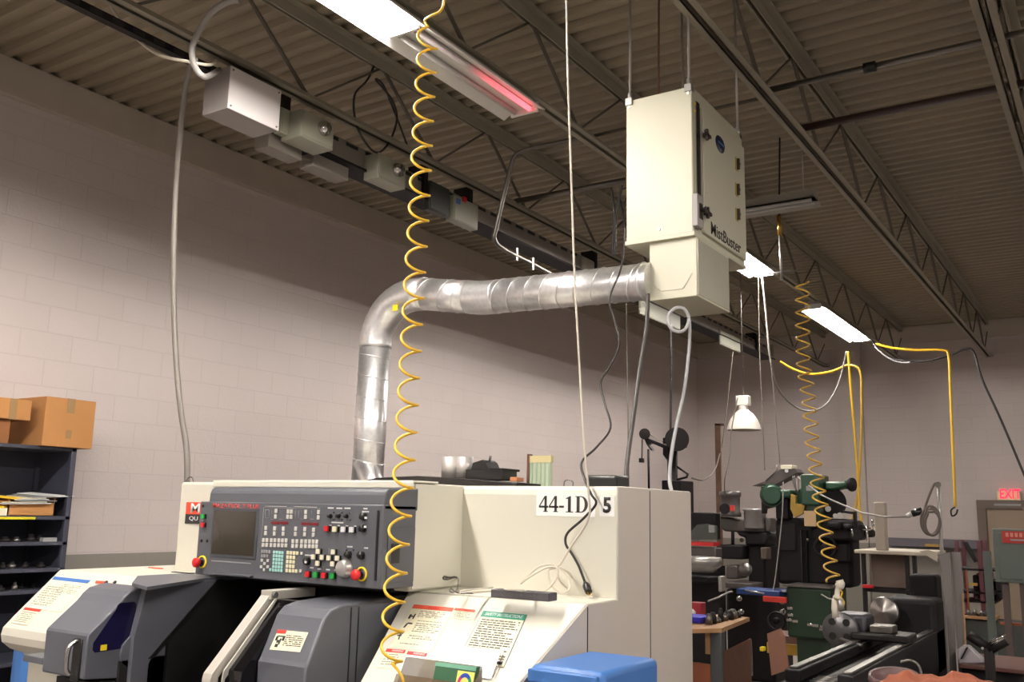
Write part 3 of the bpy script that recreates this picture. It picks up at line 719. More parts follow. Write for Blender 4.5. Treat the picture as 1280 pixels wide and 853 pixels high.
for v in mb.bm.verts: v.co += SN*.001
mb.build('small_print', M_inkl, w4_)
w5_, wp5 = splate('caution_card', [c6(248, 370), c6(366, 384), c6(300, 540), c6(166, 520)], M_sheet, cnc)
shead(w5_, wp5, .13, M_redpr, 'WARNING', SN, u0=.3, u1=.9)

# left wing placards
WN = Vector((0, -.185, .19)).normalized(); WP = (Vector((0, 2.49, 1.30)), WN)
def a1(x, y): return (x*.19114, 690+y*.19114)
b1_, bp1 = splate('instruction_placard', [a1(360, 165), a1(594, 190), a1(395, 398), a1(165, 365)], M_paper, cnc, pl=WP)
shead(b1_, bp1, .10, M_bluepr, None, WN)
mb = print_lines(bp1, WN, 9, .06, .6, .3, .92, seed=21); print_lines(bp1, WN, 6, .4, .92, .2, .5, mb=mb, seed=22)
for v in mb.bm.verts: v.co += WN*.001
mb.build('small_print', M_inkl, b1_)
b2_, bp2 = splate('danger_card', [a1(168, 366), a1(275, 381), a1(178, 482), a1(72, 465)], M_paper, cnc, pl=WP)
shead(b2_, bp2, .16, M_redpr, None, WN)
mb = print_lines(bp2, WN, 6, .06, .9, .25, .95, seed=24)
for v in mb.bm.verts: v.co += WN*.001
mb.build('small_print', M_inkl, b2_)
b3_, _ = splate('red_label', [a1(630, 192), a1(690, 196), a1(684, 213), a1(624, 209)], M_orange, cnc, pl=WP, lift=.002)
for pxs in (133, 144):
    c = atp(pxs, 729, WP); MB().cyl(c, c+WN*.006, .008, n=12).build('cover_screw', M_black, cnc)

# maker's plate on the left: red M over black
k0 = at(234, 628, 'y', 2.85); k1 = at(262, 640, 'y', 2.85); z0 = at(240, 655, 'y', 2.85).z; zm = at(240, 643, 'y', 2.85).z; zt_ = at(236, 628, 'y', 2.85).z
mk = MB().box(k0.x, k0.x+.19, 2.846, 2.85, zm, zt_).build('maker_plate', pm('maker_orange_red', (228, 72, 44), .45, var=.01), cnc)
MB().box(k0.x, k0.x+.19, 2.846, 2.85, z0, zm).build('model_plate', M_ink, mk)
text('lettering', 'M', M_txtw, mk, (k0.x+.036, 2.845, zm+.006), (1, 0, 0), (0, 0, 1), (zt_-zm)*.8, .062, th=.001, bold=.02)
text('lettering', 'QU', M_txtw, mk, (k0.x+.03, 2.845, z0+.012), (1, 0, 0), (0, 0, 1), (zm-z0)*.5, .06, th=.001)

# number signs on recess wall: serif figures built as polygons
def glyph(mb, polys, ox, oz, w, h, y):
    for pg_ in polys: mb.prism([(ox+px*w, y, oz+pz*h) for px, pz in pg_], (0, -.001, 0))
G4 = [[(.62, 0), (.62, .26), (.0, .26), (.0, .36), (.66, 1), (.82, 1), (.82, .38), (1, .38), (1, .26), (.82, .26), (.82, .0)][i] for i in range(11)]
four = [[(.60, .0), (.84, .0), (.84, 1), (.66, 1), (.60, .9)], [(.0, .26), (1, .26), (1, .38), (.0, .38)], [(.0, .36), (.14, .38), (.66, .90), (.66, 1), (.62, 1)], [(.48, 0), (.96, 0), (.96, .05), (.48, .05)]]
one = [[(.32, 0), (.62, 0), (.62, 1), (.54, 1), (.32, .92)], [(.1, 0), (.85, 0), (.85, .05), (.1, .05)], [(.1, .82), (.32, .84), (.54, 1), (.1, .87)]]
dd_ = [[(.05, 0), (.5, 0), (.5, .05), (.05, .05)], [(.05, .95), (.5, .95), (.5, 1), (.05, 1)], [(.14, 0), (.36, 0), (.36, 1), (.14, 1)]]
for i in range(10):
    a0 = math.pi/2-math.pi*i/10; a1_ = math.pi/2-math.pi*(i+1)/10
    dd_.append([(.48+.5*math.cos(a0), .5+.5*math.sin(a0)), (.48+.5*math.cos(a1_), .5+.5*math.sin(a1_)), (.46+.28*math.cos(a1_), .5+.45*math.sin(a1_)), (.46+.28*math.cos(a0), .5+.45*math.sin(a0))])
s0 = at(671, 615, 'y', 3.17); s1 = at(735, 645, 'y', 3.17)
W_ = s1.x-s0.x; H_ = s0.z-at(671, 645, 'y', 3.17).z
sg = MB().box(s0.x, s1.x+.03, 3.1685, 3.17, s0.z-H_, s0.z).build('number_sign', M_sheet, cnc)
gl = MB(); gh = H_*.66; gz = s0.z-H_*.83; gx = s0.x+.012; gy = 3.1685; u_ = W_/4.35
glyph(gl, four, gx, gz, u_*.8, gh, gy); glyph(gl, four, gx+u_*.86, gz, u_*.8, gh, gy)
gl.box(gx+u_*1.74, gx+u_*2.14, gy-.001, gy, gz+gh*.28, gz+gh*.40)
glyph(gl, one, gx+u_*2.22, gz, u_*.8, gh, gy); glyph(gl, dd_, gx+u_*3.05, gz, u_*1.1, gh, gy)
gl.build('lettering', M_ink, sg)
t0 = at(750, 620, 'y', 3.17); t1 = at(768, 646, 'y', 3.17)
s5 = MB().box(t0.x, t1.x, 3.1685, 3.17, t1.z, t0.z).build('number_sign', M_sheet, cnc)
text('lettering', '5', M_ink, s5, (t0.x+.014, 3.168, t1.z+.012), (1, 0, 0), (0, 0, 1), (t0.z-t1.z)*.78, (t1.x-t0.x)*.56, th=.001, bold=.035)
c = at(557, 723, 'x', -2.308)
MB().box(-2.308, -2.300, c.y-.02, c.y+.02, c.z-.006, c.z+.006).build('catch', M_chrome, cnc, bevel=.002)

# ------------------------------------------------------------------ control panel (part of the machine)
PY_ = 2.65
def s3(x, y, yy=PY_): return at(240+x*140/919, 605+y*130/853, 'y', yy)
def s4(x, y, yy=PY_): return at(320+x*180/1097, 605+y*140/853, 'y', yy)
f_tl = at(251, 627, 'y', PY_); f_bl = at(243, 720, 'y', PY_); f_tr = at(475, 628, 'y', PY_); f_br = at(469, 733, 'y', PY_)
zb_, zt_ = 1.312, 1.612
X0, X1 = -3.30, -2.285
cp = MB().box(X0, X1, PY_, 2.84, zb_, zt_).build('control_panel', M_panel, cnc, bevel=.004)
MB().pyz([(PY_+.004, zt_-.02), (PY_+.008, zt_+.035), (PY_+.016, zt_+.052), (PY_+.03, zt_+.060), (2.85, zt_+.066), (2.85, zt_-.02)], X0+.045, X1+.0).build('panel_hood', M_panel, cp, bevel=.006)
MB().box(X1-.028, X1-.018, PY_-.003, PY_, zb_+.03, zt_-.02).build('vent_slot', M_black, cp)
MB().box(X1, X1+.004, 2.68, 2.835, zb_+.02, zb_+.22).build('side_door', M_panel, cp, bevel=.002)
MB().box(X1+.004, X1+.006, 2.70, 2.745, zb_+.09, zb_+.16).build('side_latch', M_black, cp)
# screen
a, b = s3(192, 220), s3(510, 595)
MB().box(a.x-.012, b.x+.012, PY_-.004, PY_, b.z-.012, a.z+.012).build('screen_bezel', pm('bezel_slate', (66, 68, 74), .4), cp, bevel=.002)
sc_ = MB(); nx, nz = 10, 8
for i in range(nx):
    for j in range(nz):
        pts = []
        for di, dj in ((0, 0), (1, 0), (1, 1), (0, 1)):
            u = (i+di)/nx; v = (j+dj)/nz
            pts.append((a.x+(b.x-a.x)*u, PY_-.006-.010*(1-(2*u-1)**2)*(1-(2*v-1)**2), b.z+(a.z-b.z)*v))
        sc_.face(pts)
bmesh.ops.remove_doubles(sc_.bm, verts=sc_.bm.verts, dist=1e-5)
for f in sc_.bm.faces: f.smooth = True
sc_.build('screen', M_crt, cp)
a, b = s3(172, 196), s3(552, 172)
text('lettering', 'MAZATROL T PLUS', M_txtr, cp, (a.x, PY_, a.z), (1, 0, 0), (0, 0, 1), .017, b.x-a.x, th=.001, bold=.005)
a, b = s3(160, 632), s3(485, 638); MB().box(a.x, b.x, PY_-.002, PY_, a.z-.002, a.z+.002).build('model_strip', M_keyg, cp)
a, b = s3(165, 728), s3(505, 742); MB().box(a.x, b.x, PY_-.02, PY_, a.z-.006, a.z+.002).box(a.x+.03, b.x-.0, PY_-.004, PY_, zb_+.002, a.z-.008).build('drawer_lip', M_dgrey, cp, bevel=.002)
# keys
keys = []
def key(x, y, w, h, mat, f=s4, d=.004, r=.002): keys.append((x, y, w, h, mat, f, d, r))
for x, y in ((155, 207), (152, 250), (248, 212), (273, 212), (245, 252), (270, 252), (382, 215), (380, 253), (480, 216), (478, 257)): key(x, y, 24, 34, M_keyw)
for x0_, dy in ((78, 0), (145, 3), (212, 5), (305, 6), (375, 9), (442, 14)):
    for yy in (337, 376): key(x0_-2*(yy > 350), yy+dy, 24, 34, M_keyw)
for x in (60, 87, 120, 148, 178, 205, 233): key(x, 428+x*.02, 24, 32, M_keyw); key(x-2, 465+x*.02, 24, 32, M_keyw)
for x in (285, 315, 352, 382, 412, 440, 467): key(x, 432+x*.02, 24, 32, M_keyw); key(x-2, 468+x*.02, 24, 32, M_keyw)
for x, y in ((50, 515), (68, 516), (86, 517), (106, 518), (50, 550), (68, 550), (88, 551)): key(x, y, 17, 26, M_keyg)
for x, y in ((48, 583), (93, 585), (67, 608), (42, 633), (92, 633), (65, 655), (350, 530), (342, 665)): key(x, y, 20, 24, M_keyw)
for r_ in range(6):
    for c_ in range(4): key(142-r_*1.5+c_*21, 521+r_*27.5+c_*1.5, 20, 24, M_keyc)
key(112, 655, 20, 24, M_keyc)
for r_, n_ in enumerate((4, 3, 3, 3, 4)):
    for c_ in range(n_): key(246-r_*2+c_*24, 525+r_*34+c_*1.5, 22, 28, M_keyy)
keys.sort(key=lambda k: -k[2]*k[3])
def keybox(mb, k):
    x, y, w, h, mat, f, d, r = k; c = f(x, y); sx = w*180/1097*.0037; sz = h*140/853*.0029
    mb.box(c.x-sx/2, c.x+sx/2, PY_-d, PY_, c.z-sz/2, c.z+sz/2)
rest = {}
for i, k in enumerate(keys):
    if i < 96: mb = MB(); keybox(mb, k); mb.build('key', k[4], cp, bevel=.001, seg=1)
    else: rest.setdefault(k[4].name, (k[4], []))[1].append(k)
for nm, (mt, ks) in rest.items():
    mb = MB(); [keybox(mb, k) for k in ks]; tag(mb.build('keypad', mt, cp, bevel=.001, seg=1), kind='stuff')
# keypad outlines and group dividers
ol = MB()
def hl(xa, ya, xb, yb, t_=.0012):
    a_, b_ = s4(xa, ya), s4(xb, yb); ol.tube([(a_.x, PY_-.0005, a_.z), (b_.x, PY_-.0005, b_.z)], t_, 4)
for q_ in ((60, 182, 490, 190), (60, 182, 38, 490), (490, 190, 480, 215), (72, 200, 100, 200), (72, 262, 100, 262), (72, 200, 72, 262), (100, 200, 100, 262)): hl(*q_)
for x in (120, 190, 345, 425): hl(x, 203, x, 232, .0009); hl(x-14, 270, x+16, 271, .0009)
hl(300, 205, 300, 265); hl(325, 205, 325, 265); hl(70, 172, 235, 176, .002); hl(290, 176, 465, 180, .002); hl(557, 490, 553, 630, .001); hl(515, 630, 512, 700, .0008)
ol.build('panel_markings', M_keyg, cp)
for x, y in ((148, 298), (215, 299), (378, 305), (446, 307)):
    c = s4(x, y); MB().box(c.x-.021, c.x+.021, PY_-.002, PY_, c.z-.005, c.z+.005).build('display', M_disp, cp)
def pushb(c, mat, par, s=.0125):
    b_ = MB().box(c.x-s*1.15, c.x+s*1.15, PY_-.010, PY_, c.z-s*1.15, c.z+s*1.15).build('push_button', M_black, par, bevel=.002)
    # coloured cap shows the look of the whole button
    b_.data.materials.append(mat)
    bm = bmesh.new(); bm.from_mesh(b_.data); org = ORG[b_.name]
    m2 = MB(); m2.box(c.x-s, c.x+s, PY_-.016, PY_-.009, c.z-s, c.z+s)
    bmesh.ops.recalc_face_normals(m2.bm, faces=m2.bm.faces)
    tmp = bpy.data.meshes.new('t'); m2.bm.to_mesh(tmp); m2.bm.free(); tmp.transform(Matrix.Translation(-org)); n0 = len(bm.faces); bm.from_mesh(tmp); bm.faces.ensure_lookup_table()
    for f in bm.faces[n0:]: f.material_index = 1
    bm.to_mesh(b_.data); bm.free(); bpy.data.meshes.remove(tmp)
    return b_
for x, y in ((490, 515), (455, 557), (520, 560), (486, 606), (605, 519), (571, 564), (636, 566), (600, 610)): pushb(s4(x, y), M_creamb, cp, .0088)
for x, y, m_ in ((553, 342, M_red), (617, 346, M_keyy), (682, 348, M_txtw), (745, 350, M_txtw), (409, 688, M_red), (470, 693, M_green), (533, 697, M_red), (596, 702, M_green)): pushb(s4(x, y), m_, cp, .0098)
pushb(s3(108, 268), M_green, cp, .009); pushb(s3(106, 338), M_red, cp, .009)
def knob(c, r, mat, par, name='knob', h=.02, mark=True):
    b_ = MB().lathe([(0, h*.7), (r*.7, h*.7), (r*.75, h*.5), (r*.9, 0)], (c.x, PY_, c.z), (0, -1, 0), 18).build(name, mat, par)
    return b_
for x, y in ((568, 245), (632, 245), (692, 245)): knob(s4(x, y), .010, M_black, cp)
for x, y in ((592, 218), (594, 272), (656, 220), (655, 275), (718, 222), (718, 276), (690, 505), (742, 505)): knob(s4(x, y), .004, M_black, cp, 'pilot', .004)
for x, y in ((78, 468), (125, 468), (92, 182)): knob(s3(x, y), .007, M_black, cp, 'pilot', .006)
for x, y in ((825, 250), (820, 340), (710, 540), (808, 545), (397, 590)): knob(s4(x, y), .0165, M_black, cp, 'selector_knob', .026)
for x, y in ((385, 600), (843, 262), (838, 330)):
    c = s4(x, y, PY_-.026); MB().box(c.x-.008, c.x+.002, PY_-.029, PY_-.026, c.z-.003, c.z+.005).build('knob_pointer', M_txtw, cp)
lg = MB()
for x, y, w in ((570, 185, 45), (636, 187, 45), (698, 187, 45), (835, 190, 30), (835, 213, 50), (568, 318, 18), (632, 320, 18), (695, 322, 18), (757, 324, 18), (620, 296, 90), (716, 480, 40), (425, 640, 30), (485, 650, 30), (550, 655, 30), (612, 660, 30), (398, 545, 50), (840, 490, 30)):
    c = s4(x, y); n_ = max(2, int(w/8))
    for i in range(n_):
        xx = c.x-w*.00033+i*w*.00068/n_; lg.box(xx, xx+w*.0005/n_, PY_-.001, PY_, c.z-.0025, c.z+.0025)
lg.build('legends', M_txtw, cp)
c = s4(685, 645)
hw = MB().lathe([(0, .03), (.024, .03), (.029, .026), (.030, .010), (.034, .008), (.034, 0)], (c.x, PY_, c.z), (0, -1, 0), 36).build('handwheel', pm('brushed_silver', (190, 188, 184), .3, .6), cp)
c = s4(800, 692); lst = [(c, 'e')]; c2 = s3(80, 645)
for c in (c, c2):
    MB().lathe([(.026, .0), (.026, .004), (.020, .004)], (c.x+.004, PY_, c.z+.002), (0, -1, 0), 30).build('emergency_ring', M_yring, cp)
    MB().cyl((c.x, PY_, c.z), (c.x, PY_-.022, c.z), .012, n=20).build('emergency_stem', M_black, cp)
    MB().lathe([(.0, .040), (.012, .040), (.019, .035), (.020, .025), (.015, .018), (0, .018)], (c.x, PY_, c.z), (0, -1, 0), 26).build('emergency_button', M_red, cp)

# blue tank beside the machine
pz = 1.14
A_, B_, C_, D_ = (at(742, 843, 'z', pz), at(650, 826, 'z', pz), at(740, 811, 'z', pz), at(821, 825, 'z', pz))
x0_, x1_ = -1.585, (A_.x+D_.x)/2+.005; y0_, y1_ = 2.55, 2.93
bl = thing('coolant_tank', 'blue sheet metal tank standing against the right side of the machine', 'tank', ((x0_+x1_)/2, 2.74, 0))
MB().box(x0_, x1_, y0_+.0, y1_, .0, pz).build('tank_body', M_bluebox, bl, bevel=.02, seg=3)
MB().box(x0_, x1_-.02, y0_-.012, y0_+.01, pz-.05, pz-.012).build('rim_flange', M_bluebox, bl, bevel=.004)

# ------------------------------------------------------------------ things lying on the machine
# (a) brochure holder + papers on slanted cover
N_ = SN
hx = (TR-TL).normalized(); hy = Vector((0, .857, .515)).normalized(); hy = (Vector((0, 1, .6))).normalized()
def sp(px, py, l=0.): return atp(px, py, SP)+SN*l
ho = sp(560, 850)
hd = thing('brochure_holder', 'smoked acrylic brochure holder standing on the slanted placard cover', 'holder', ho)
up = Vector((0, .35, .93)).normalized(); fw = Vector((0, -1, 0))
bl0 = sp(*c6(215, 545)); br0 = sp(*c6(765, 556)); tl0 = sp(*c6(250, 402)); 
L0 = at(*c6(215, 556), 'y', 2.50); R0_ = at(*c6(760, 556), 'y', 2.50)
xl, xr = -2.235, -1.79
# back sheet, side wings, front sheet
yb0 = 2.52; zc = at(*c6(250, 402), 'y', yb0).z; xl = at(*c6(250, 402), 'y', yb0).x; xm = at(*c6(445, 404), 'y', yb0).x; xr = at(*c6(700, 440), 'y', yb0).x
zlo = zc-.115
MB().box(xl, xr, yb0, yb0+.003, zlo, zc).build('back_sheet', M_acryl, hd)
MB().hexa([(xl-.003, yb0-.07, zlo), (xl, yb0-.07, zlo), (xl, yb0, zlo), (xl-.003, yb0, zlo), (xl-.003, yb0-.012, zc), (xl, yb0-.012, zc), (xl, yb0, zc), (xl-.003, yb0, zc)]).build('side_sheet', M_acryl, hd)
MB().hexa([(xr, yb0-.09, zlo), (xr+.003, yb0-.09, zlo), (xr+.003, yb0, zlo), (xr, yb0, zlo), (xr, yb0-.012, zc-.01), (xr+.003, yb0-.012, zc-.01), (xr+.003, yb0, zc-.01), (xr, yb0, zc-.01)]).build('side_sheet', M_acryl, hd)
MB().hexa([(xl, yb0-.093, zlo), (xr, yb0-.093, zlo), (xr, yb0-.09, zlo), (xl, yb0-.09, zlo), (xl, yb0-.06, zlo+.07), (xr, yb0-.06, zlo+.07), (xr, yb0-.057, zlo+.07), (xl, yb0-.057, zlo+.07)]).build('front_sheet', M_acryl, hd)
xk = xm
bkx1 = xr-.004
bk_ = thing('manual', 'green covered manual with a yellow colour wheel sticker standing in the acrylic holder', 'book', ((xk+bkx1)/2, yb0-.03, zlo+.005))
def bp_(u, v, d_=0.):  # book front face: leaning
    return Vector((xk+(bkx1-xk)*u, yb0-.022-.03*(1-v)+(-d_), zlo+.005+(zc-zlo-.005)*v))
MB().hexa([bp_(0, 0), bp_(1, 0), bp_(1, 0, -.02), bp_(0, 0, -.02), bp_(0, 1), bp_(1, 1), bp_(1, 1, -.02), bp_(0, 1, -.02)]).build('cover', M_book, bk_, bevel=.001)
MB().hexa([bp_(0, .9, .001), bp_(1, .9, .001), bp_(1, .9, 0), bp_(0, .9, 0), bp_(0, 1, .001), bp_(1, 1, .001), bp_(1, 1, 0), bp_(0, 1, 0)]).build('page_band', M_bookt, bk_)
MB().hexa([bp_(.58, .0, .002), bp_(.99, .0, .002), bp_(.99, .0, .001), bp_(.58, .0, .001), bp_(.58, .86, .002), bp_(.99, .86, .002), bp_(.99, .86, .001), bp_(.58, .86, .001)]).build('sticker', pm('sticker_yellow', (240, 236, 120), .4, var=.01), bk_)
cx_, cz_ = .785, .52
for i, m_ in enumerate((pm('ring_magenta', (206, 40, 120), .4), pm('ring_blue', (40, 70, 170), .4), pm('ring_green', (30, 140, 90), .4), pm('ring_orange', (226, 90, 40), .4))):
    g = MB()
    for s__ in range(6):
        a0 = math.pi*(1-i*.5)+math.pi*.5-(s__)*math.pi/12-math.pi*.25; a1__ = a0-math.pi/12
        pts = [bp_(cx_+.17*math.cos(a0), cz_+.30*math.sin(a0), .0025), bp_(cx_+.17*math.cos(a1__), cz_+.30*math.sin(a1__), .0025), bp_(cx_+.11*math.cos(a1__), cz_+.19*math.sin(a1__), .0025), bp_(cx_+.11*math.cos(a0), cz_+.19*math.sin(a0), .0025)]
        g.prism(pts, (0, -.0006, 0))
    g.build('colour_ring', m_, bk_)
def pap(name, px4, lift, label, mat=M_sheet):
    pts = [sp(x, y, lift) for x, y in px4]; c = sum(pts, Vector())/4
    o = MB().prism(pts, SN*.0012).build(name, mat, None, origin=c); return tag(o, label, 'paper')
pap('paper_sheet', [c6(505, 335), c6(822, 372), c6(760, 548), c6(470, 500)], .004, 'loose white sheet lying on the placards behind the brochure holder')
clp = thing('paper_clip', 'small dark clip on the right edge of the loose white sheet', 'clip', sp(*c6(815, 460), .006))
a, b = sp(*c6(835, 402), .008), sp(*c6(775, 540), .008)
MB().tube([a, b], .0022, 6).build('clip_wire', M_steel, clp); cq = sp(*c6(815, 458), .01)
MB().box(cq.x-.008, cq.x+.008, cq.y-.005, cq.y+.005, cq.z-.003, cq.z+.006).build('clip_jaw', M_black, clp, bevel=.001)

# (b) on the deck
def dk_(px, py, z=1.302): return at(px, py, 'z', z)
def d5(x, y): return (540+x*.171875, 640+y*.171875)
a, b = dk_(*d5(425, 600), 1.315), dk_(*d5(860, 640), 1.315)
fo = MB(); f0 = at(*d5(425, 625), 'z', 1.298); f1 = at(*d5(850, 658), 'z', 1.298)
dv = (f1-f0).normalized(); pv = Vector((-dv.y, dv.x, 0))*.06
z0, z1 = 1.299, 1.299+.028
fo.hexa([(*(f0)[:2], z0), (*(f1)[:2], z0), (*(f1+pv)[:2], z0), (*(f0+pv)[:2], z0), (*(f0)[:2], z1), (*(f1)[:2], z1), (*(f1+pv)[:2], z1), (*(f0+pv)[:2], z1)])
tag(fo.build('foam_block', M_foam, None, bevel=.003, origin=f0), 'dark grey foam bar lying on the front edge of the machine deck', 'foam bar')
cable('cable_end', [at(*d5(185, 480), 'z', 1.33)]+[at(*d5(*p), 'y', 3.0) for p in ((150, 484), (110, 492), (80, 486), (90, 470), (125, 478), (185, 480))]+[at(*d5(186, 550), 'z', 1.31), at(*d5(160, 585), 'z', 1.31), at(*d5(130, 580), 'z', 1.31), at(*d5(140, 560), 'z', 1.315), at(*d5(190, 590), 'z', 1.31), at(*d5(300, 595), 'z', 1.31)], .0028, M_steel, 'bent steel wire hook lying at the left end of the machine deck', 'wire')
cable('steel_rule', [at(*d5(200, 578), 'z', 1.306), at(*d5(330, 562), 'z', 1.306), at(*d5(445, 552), 'z', 1.306)], .003, M_alu, 'thin metal rod lying on the deck beside the wire hook', 'rod', smooth=False)

# (c) cream cable from the roof, coiled on the deck
pts = [(708, -60, 'y', 3.05), (708, 0, 'y', 3.05), (710, 100, 'y', 3.05), (714, 220, 'y', 3.05), (718, 340, 'y', 3.05), (724, 450, 'y', 3.05), (730, 550, 'y', 3.05), (736, 620, 'y', 3.06), (735, 650, 'y', 3.08)]
pts += [(d5(1000, 270)[0], d5(1000, 270)[1], 'y', 3.1), (*d5(920, 395), 'y', 3.1), (*d5(850, 420), 'y', 3.09), (*d5(850, 480), 'y', 3.07), (*d5(880, 550), 'y', 3.06), (*d5(940, 590), 'z', 1.31), (*d5(1000, 560), 'y', 3.08), (*d5(985, 470), 'y', 3.1), (*d5(930, 405), 'y', 3.1), (*d5(1000, 450), 'y', 3.12), (*d5(1048, 550), 'z', 1.31), (*d5(1000, 565), 'z', 1.31), (*d5(930, 500), 'y', 3.09), (*d5(900, 410), 'y', 3.1), (*d5(850, 385), 'y', 3.08), (*d5(760, 410), 'y', 3.05), (*d5(650, 520), 'y', 3.02), (*d5(700, 480), 'y', 3.02), (*d5(840, 405), 'y', 3.06), (*d5(915, 420), 'y', 3.07), (*d5(880, 520), 'y', 3.06), (*d5(780, 590), 'z', 1.31), (*d5(600, 566), 'z', 1.335), (*d5(450, 575), 'z', 1.31), (*d5(200, 592), 'z', 1.31)]
cable('cream_cable', pts, .0042, M_cab, 'cream coloured cable hanging from the roof and looped on the machine deck')
# (d) black cord with plug
pts = [at(786, 233, 'y', 6.4), at(780, 262, 'y', 5.4), at(780, 300, 'y', 4.4), at(776, 336, 'y', 4.05), at(762, 373, 'y', 4.0), at(768, 400, 'y', 3.9), at(774, 431, 'y', 3.8), at(762, 459, 'y', 3.7), at(751, 478, 'y', 3.6), at(756, 505, 'y', 3.5), at(763, 535, 'y', 3.4), at(745, 560, 'y', 3.3), at(727, 578, 'y', 3.2), at(731, 600, 'y', 3.14), at(739, 618, 'y', 3.13)]
def e8(x, y): return (440+x*.3434, 560+y*.3434)
pts += [at(*e8(*p), 'y', 3.14) for p in ((888, 205), (840, 260), (785, 310), (778, 350), (800, 385), (825, 430), (848, 490))]
blk = thing('power_cord', 'black power cord hanging zigzag with its plug on the machine deck', 'cable', pts[-1])

MB().tube(spline(pts, 6), .0048, 8).build('cord', M_cabk, blk)
pl0 = pts[-1]; pl1 = at(*e8(862, 525), 'y', 3.10)
MB().tube([pl0, pl0.lerp(pl1, .4), pl1], [.007, .015, .013], 12).build('plug', M_black, blk)
for s in (-1, 1): MB().tube([pl1+Vector((s*.006, 0, 0)), pl1+(pl1-pl0).normalized()*.022+Vector((s*.006, 0, 0))], .0025, 6).build('prong', pm('brass', (190, 150, 70), .3, .9), blk)

# (e) objects standing on top of the machine (z = 1.70)
zt1 = ZT+.004
a = at(468, 598, 'y', 3.55); b = at(662, 600, 'y', 3.55)
tr = MB().pxz([(a.x, 1.728), (a.x+.1, 1.744), (a.x+.35, 1.752), (a.x+.55, 1.744), (b.x, 1.722), (b.x, zt1), (a.x, zt1)], 3.45, 3.65).build('tray', M_dark, None, bevel=.004, origin=(a.x+.4, 3.55, zt1))
tag(tr, 'long low dark tray lying on top of the machine behind the control', 'tray')
z1_ = at(575, 573, 'y', 3.62).z
for i, (pa, pb, lab) in enumerate(((556, 576, 'left of the two bright metal cylinders standing on the machine top'), (574, 591, 'right of the two bright metal cylinders, touching the black metal box'))):
    x0 = at(pa, 585, 'y', 3.56).x; x1 = at(pb, 585, 'y', 3.56).x; r = (x1-x0)/2
    o = MB().lathe([(r*.9, 0), (r, 0), (r, z1_-1.745), (r*.93, z1_-1.745), (r*.93, .01), (0, .01)], ((x0+x1)/2, 3.55, 1.745), (0, 0, 1), 32).build('metal_cylinder', pm('brushed_cylinder', (190, 186, 182), .5, .6), None, origin=((x0+x1)/2, 3.55, 1.745))
    tag(o, lab, 'can', 'metal cylinders on the machine')
def f6(x, y): return (560+x*.15625, 560+y*.15625)
bb = thing('black_box', 'black metal box with an open hinged lid on top of the machine', 'box', at(*f6(340, 290), 'y', 3.56))
bb.location.z = 1.72; ORG[bb.name] = Vector(bb.location)
xa = at(*f6(200, 200), 'y', 3.56).x; xb = at(*f6(495, 200), 'y', 3.56).x; zz = at(*f6(400, 172), 'y', 3.5).z
MB().box(xa, xb, 3.5, 3.62, 1.735, zz).build('box_body', M_black, bb, bevel=.003)
xc = at(*f6(325, 160), 'y', 3.5).x; zc_ = at(*f6(290, 95), 'y', 3.5).z
MB().pxz([(xa+.03, zz), (xc, zz), (xc-.02, zc_-.01), (xc-.035, zc_), (xa+.04, zz+.03)], 3.5, 3.6).build('open_lid', M_black, bb, bevel=.002)
MB().cyl((xc-.03, 3.55, zc_-.005), (xc-.025, 3.55, zc_+.02), .006, n=8).build('lid_knob', M_steel, bb)
MB().box(xa+.14, xb+.008, 3.49, 3.63, zz-.006, zz+.004).build('box_rim', M_dark, bb)
a = at(*f6(525, 237), 'y', 3.55); b = at(*f6(578, 237), 'y', 3.55)
tag(MB().box(a.x, b.x, 3.52, 3.58, 1.73, a.z).build('wood_block', pm('orange_wood', (196, 128, 84), .6), None, bevel=.002, origin=(a.x, 3.55, 1.73)), 'small orange brown block to the right of the black metal box', 'block')
a = at(*f6(652, 52), 'y', 3.7); b = at(*f6(830, 70), 'y', 3.7)
pn = thing('filter_panel', 'pale green ribbed panel with a brown edge standing on the machine top', 'panel', ((a.x+b.x)/2, 3.7, zt1))
MB().box(a.x, b.x, 3.69, 3.71, zt1, a.z-.01).build('sheet', pm('pale_green_card', (176, 186, 158), .6, var=.03), pn)
MB().box(a.x-.004, a.x+.008, 3.685, 3.715, zt1, a.z-.0).build('edge', pm('brown_edge', (92, 62, 44), .6), pn)
MB().box(a.x, b.x+.004, 3.688, 3.712, a.z-.04, a.z-.008).build('top_band', pm('straw_band', (196, 184, 138), .6), pn)
rr = MB()
for i in range(5): xx = a.x+.02+(b.x-a.x-.03)*i/4; rr.box(xx, xx+.006, 3.687, 3.69, zt1, a.z-.04)
rr.build('ribs', pm('rib_green', (150, 172, 156), .6), pn)
a = at(738, 596, 'y', 3.6); b = at(777, 604, 'y', 3.6)
tag(MB().box(a.x, b.x, 3.55, 3.68, zt1, a.z+.004).build('rubber_pad', M_black, None, bevel=.012, seg=3, origin=((a.x+b.x)/2, 3.6, zt1)), 'low black rounded case on the machine top above the painted number 5', 'case')
cable('lifting_ring', [at(705, 608, 'y', 3.4), at(706, 602, 'y', 3.4), at(711, 600, 'y', 3.4), at(716, 603, 'y', 3.4), at(716, 608, 'y', 3.4)], .003, M_steel, 'small steel wire loop sticking up from the machine top', 'wire loop')
cable('lifting_ring', [at(230, 608, 'y', 3.0), at(234, 599, 'y', 3.0), at(240, 597, 'y', 3.0), at(242, 606, 'y', 3.0)], .003, M_steel, 'small wire loop at the foot of the grey hose on the machine corner', 'wire loop')

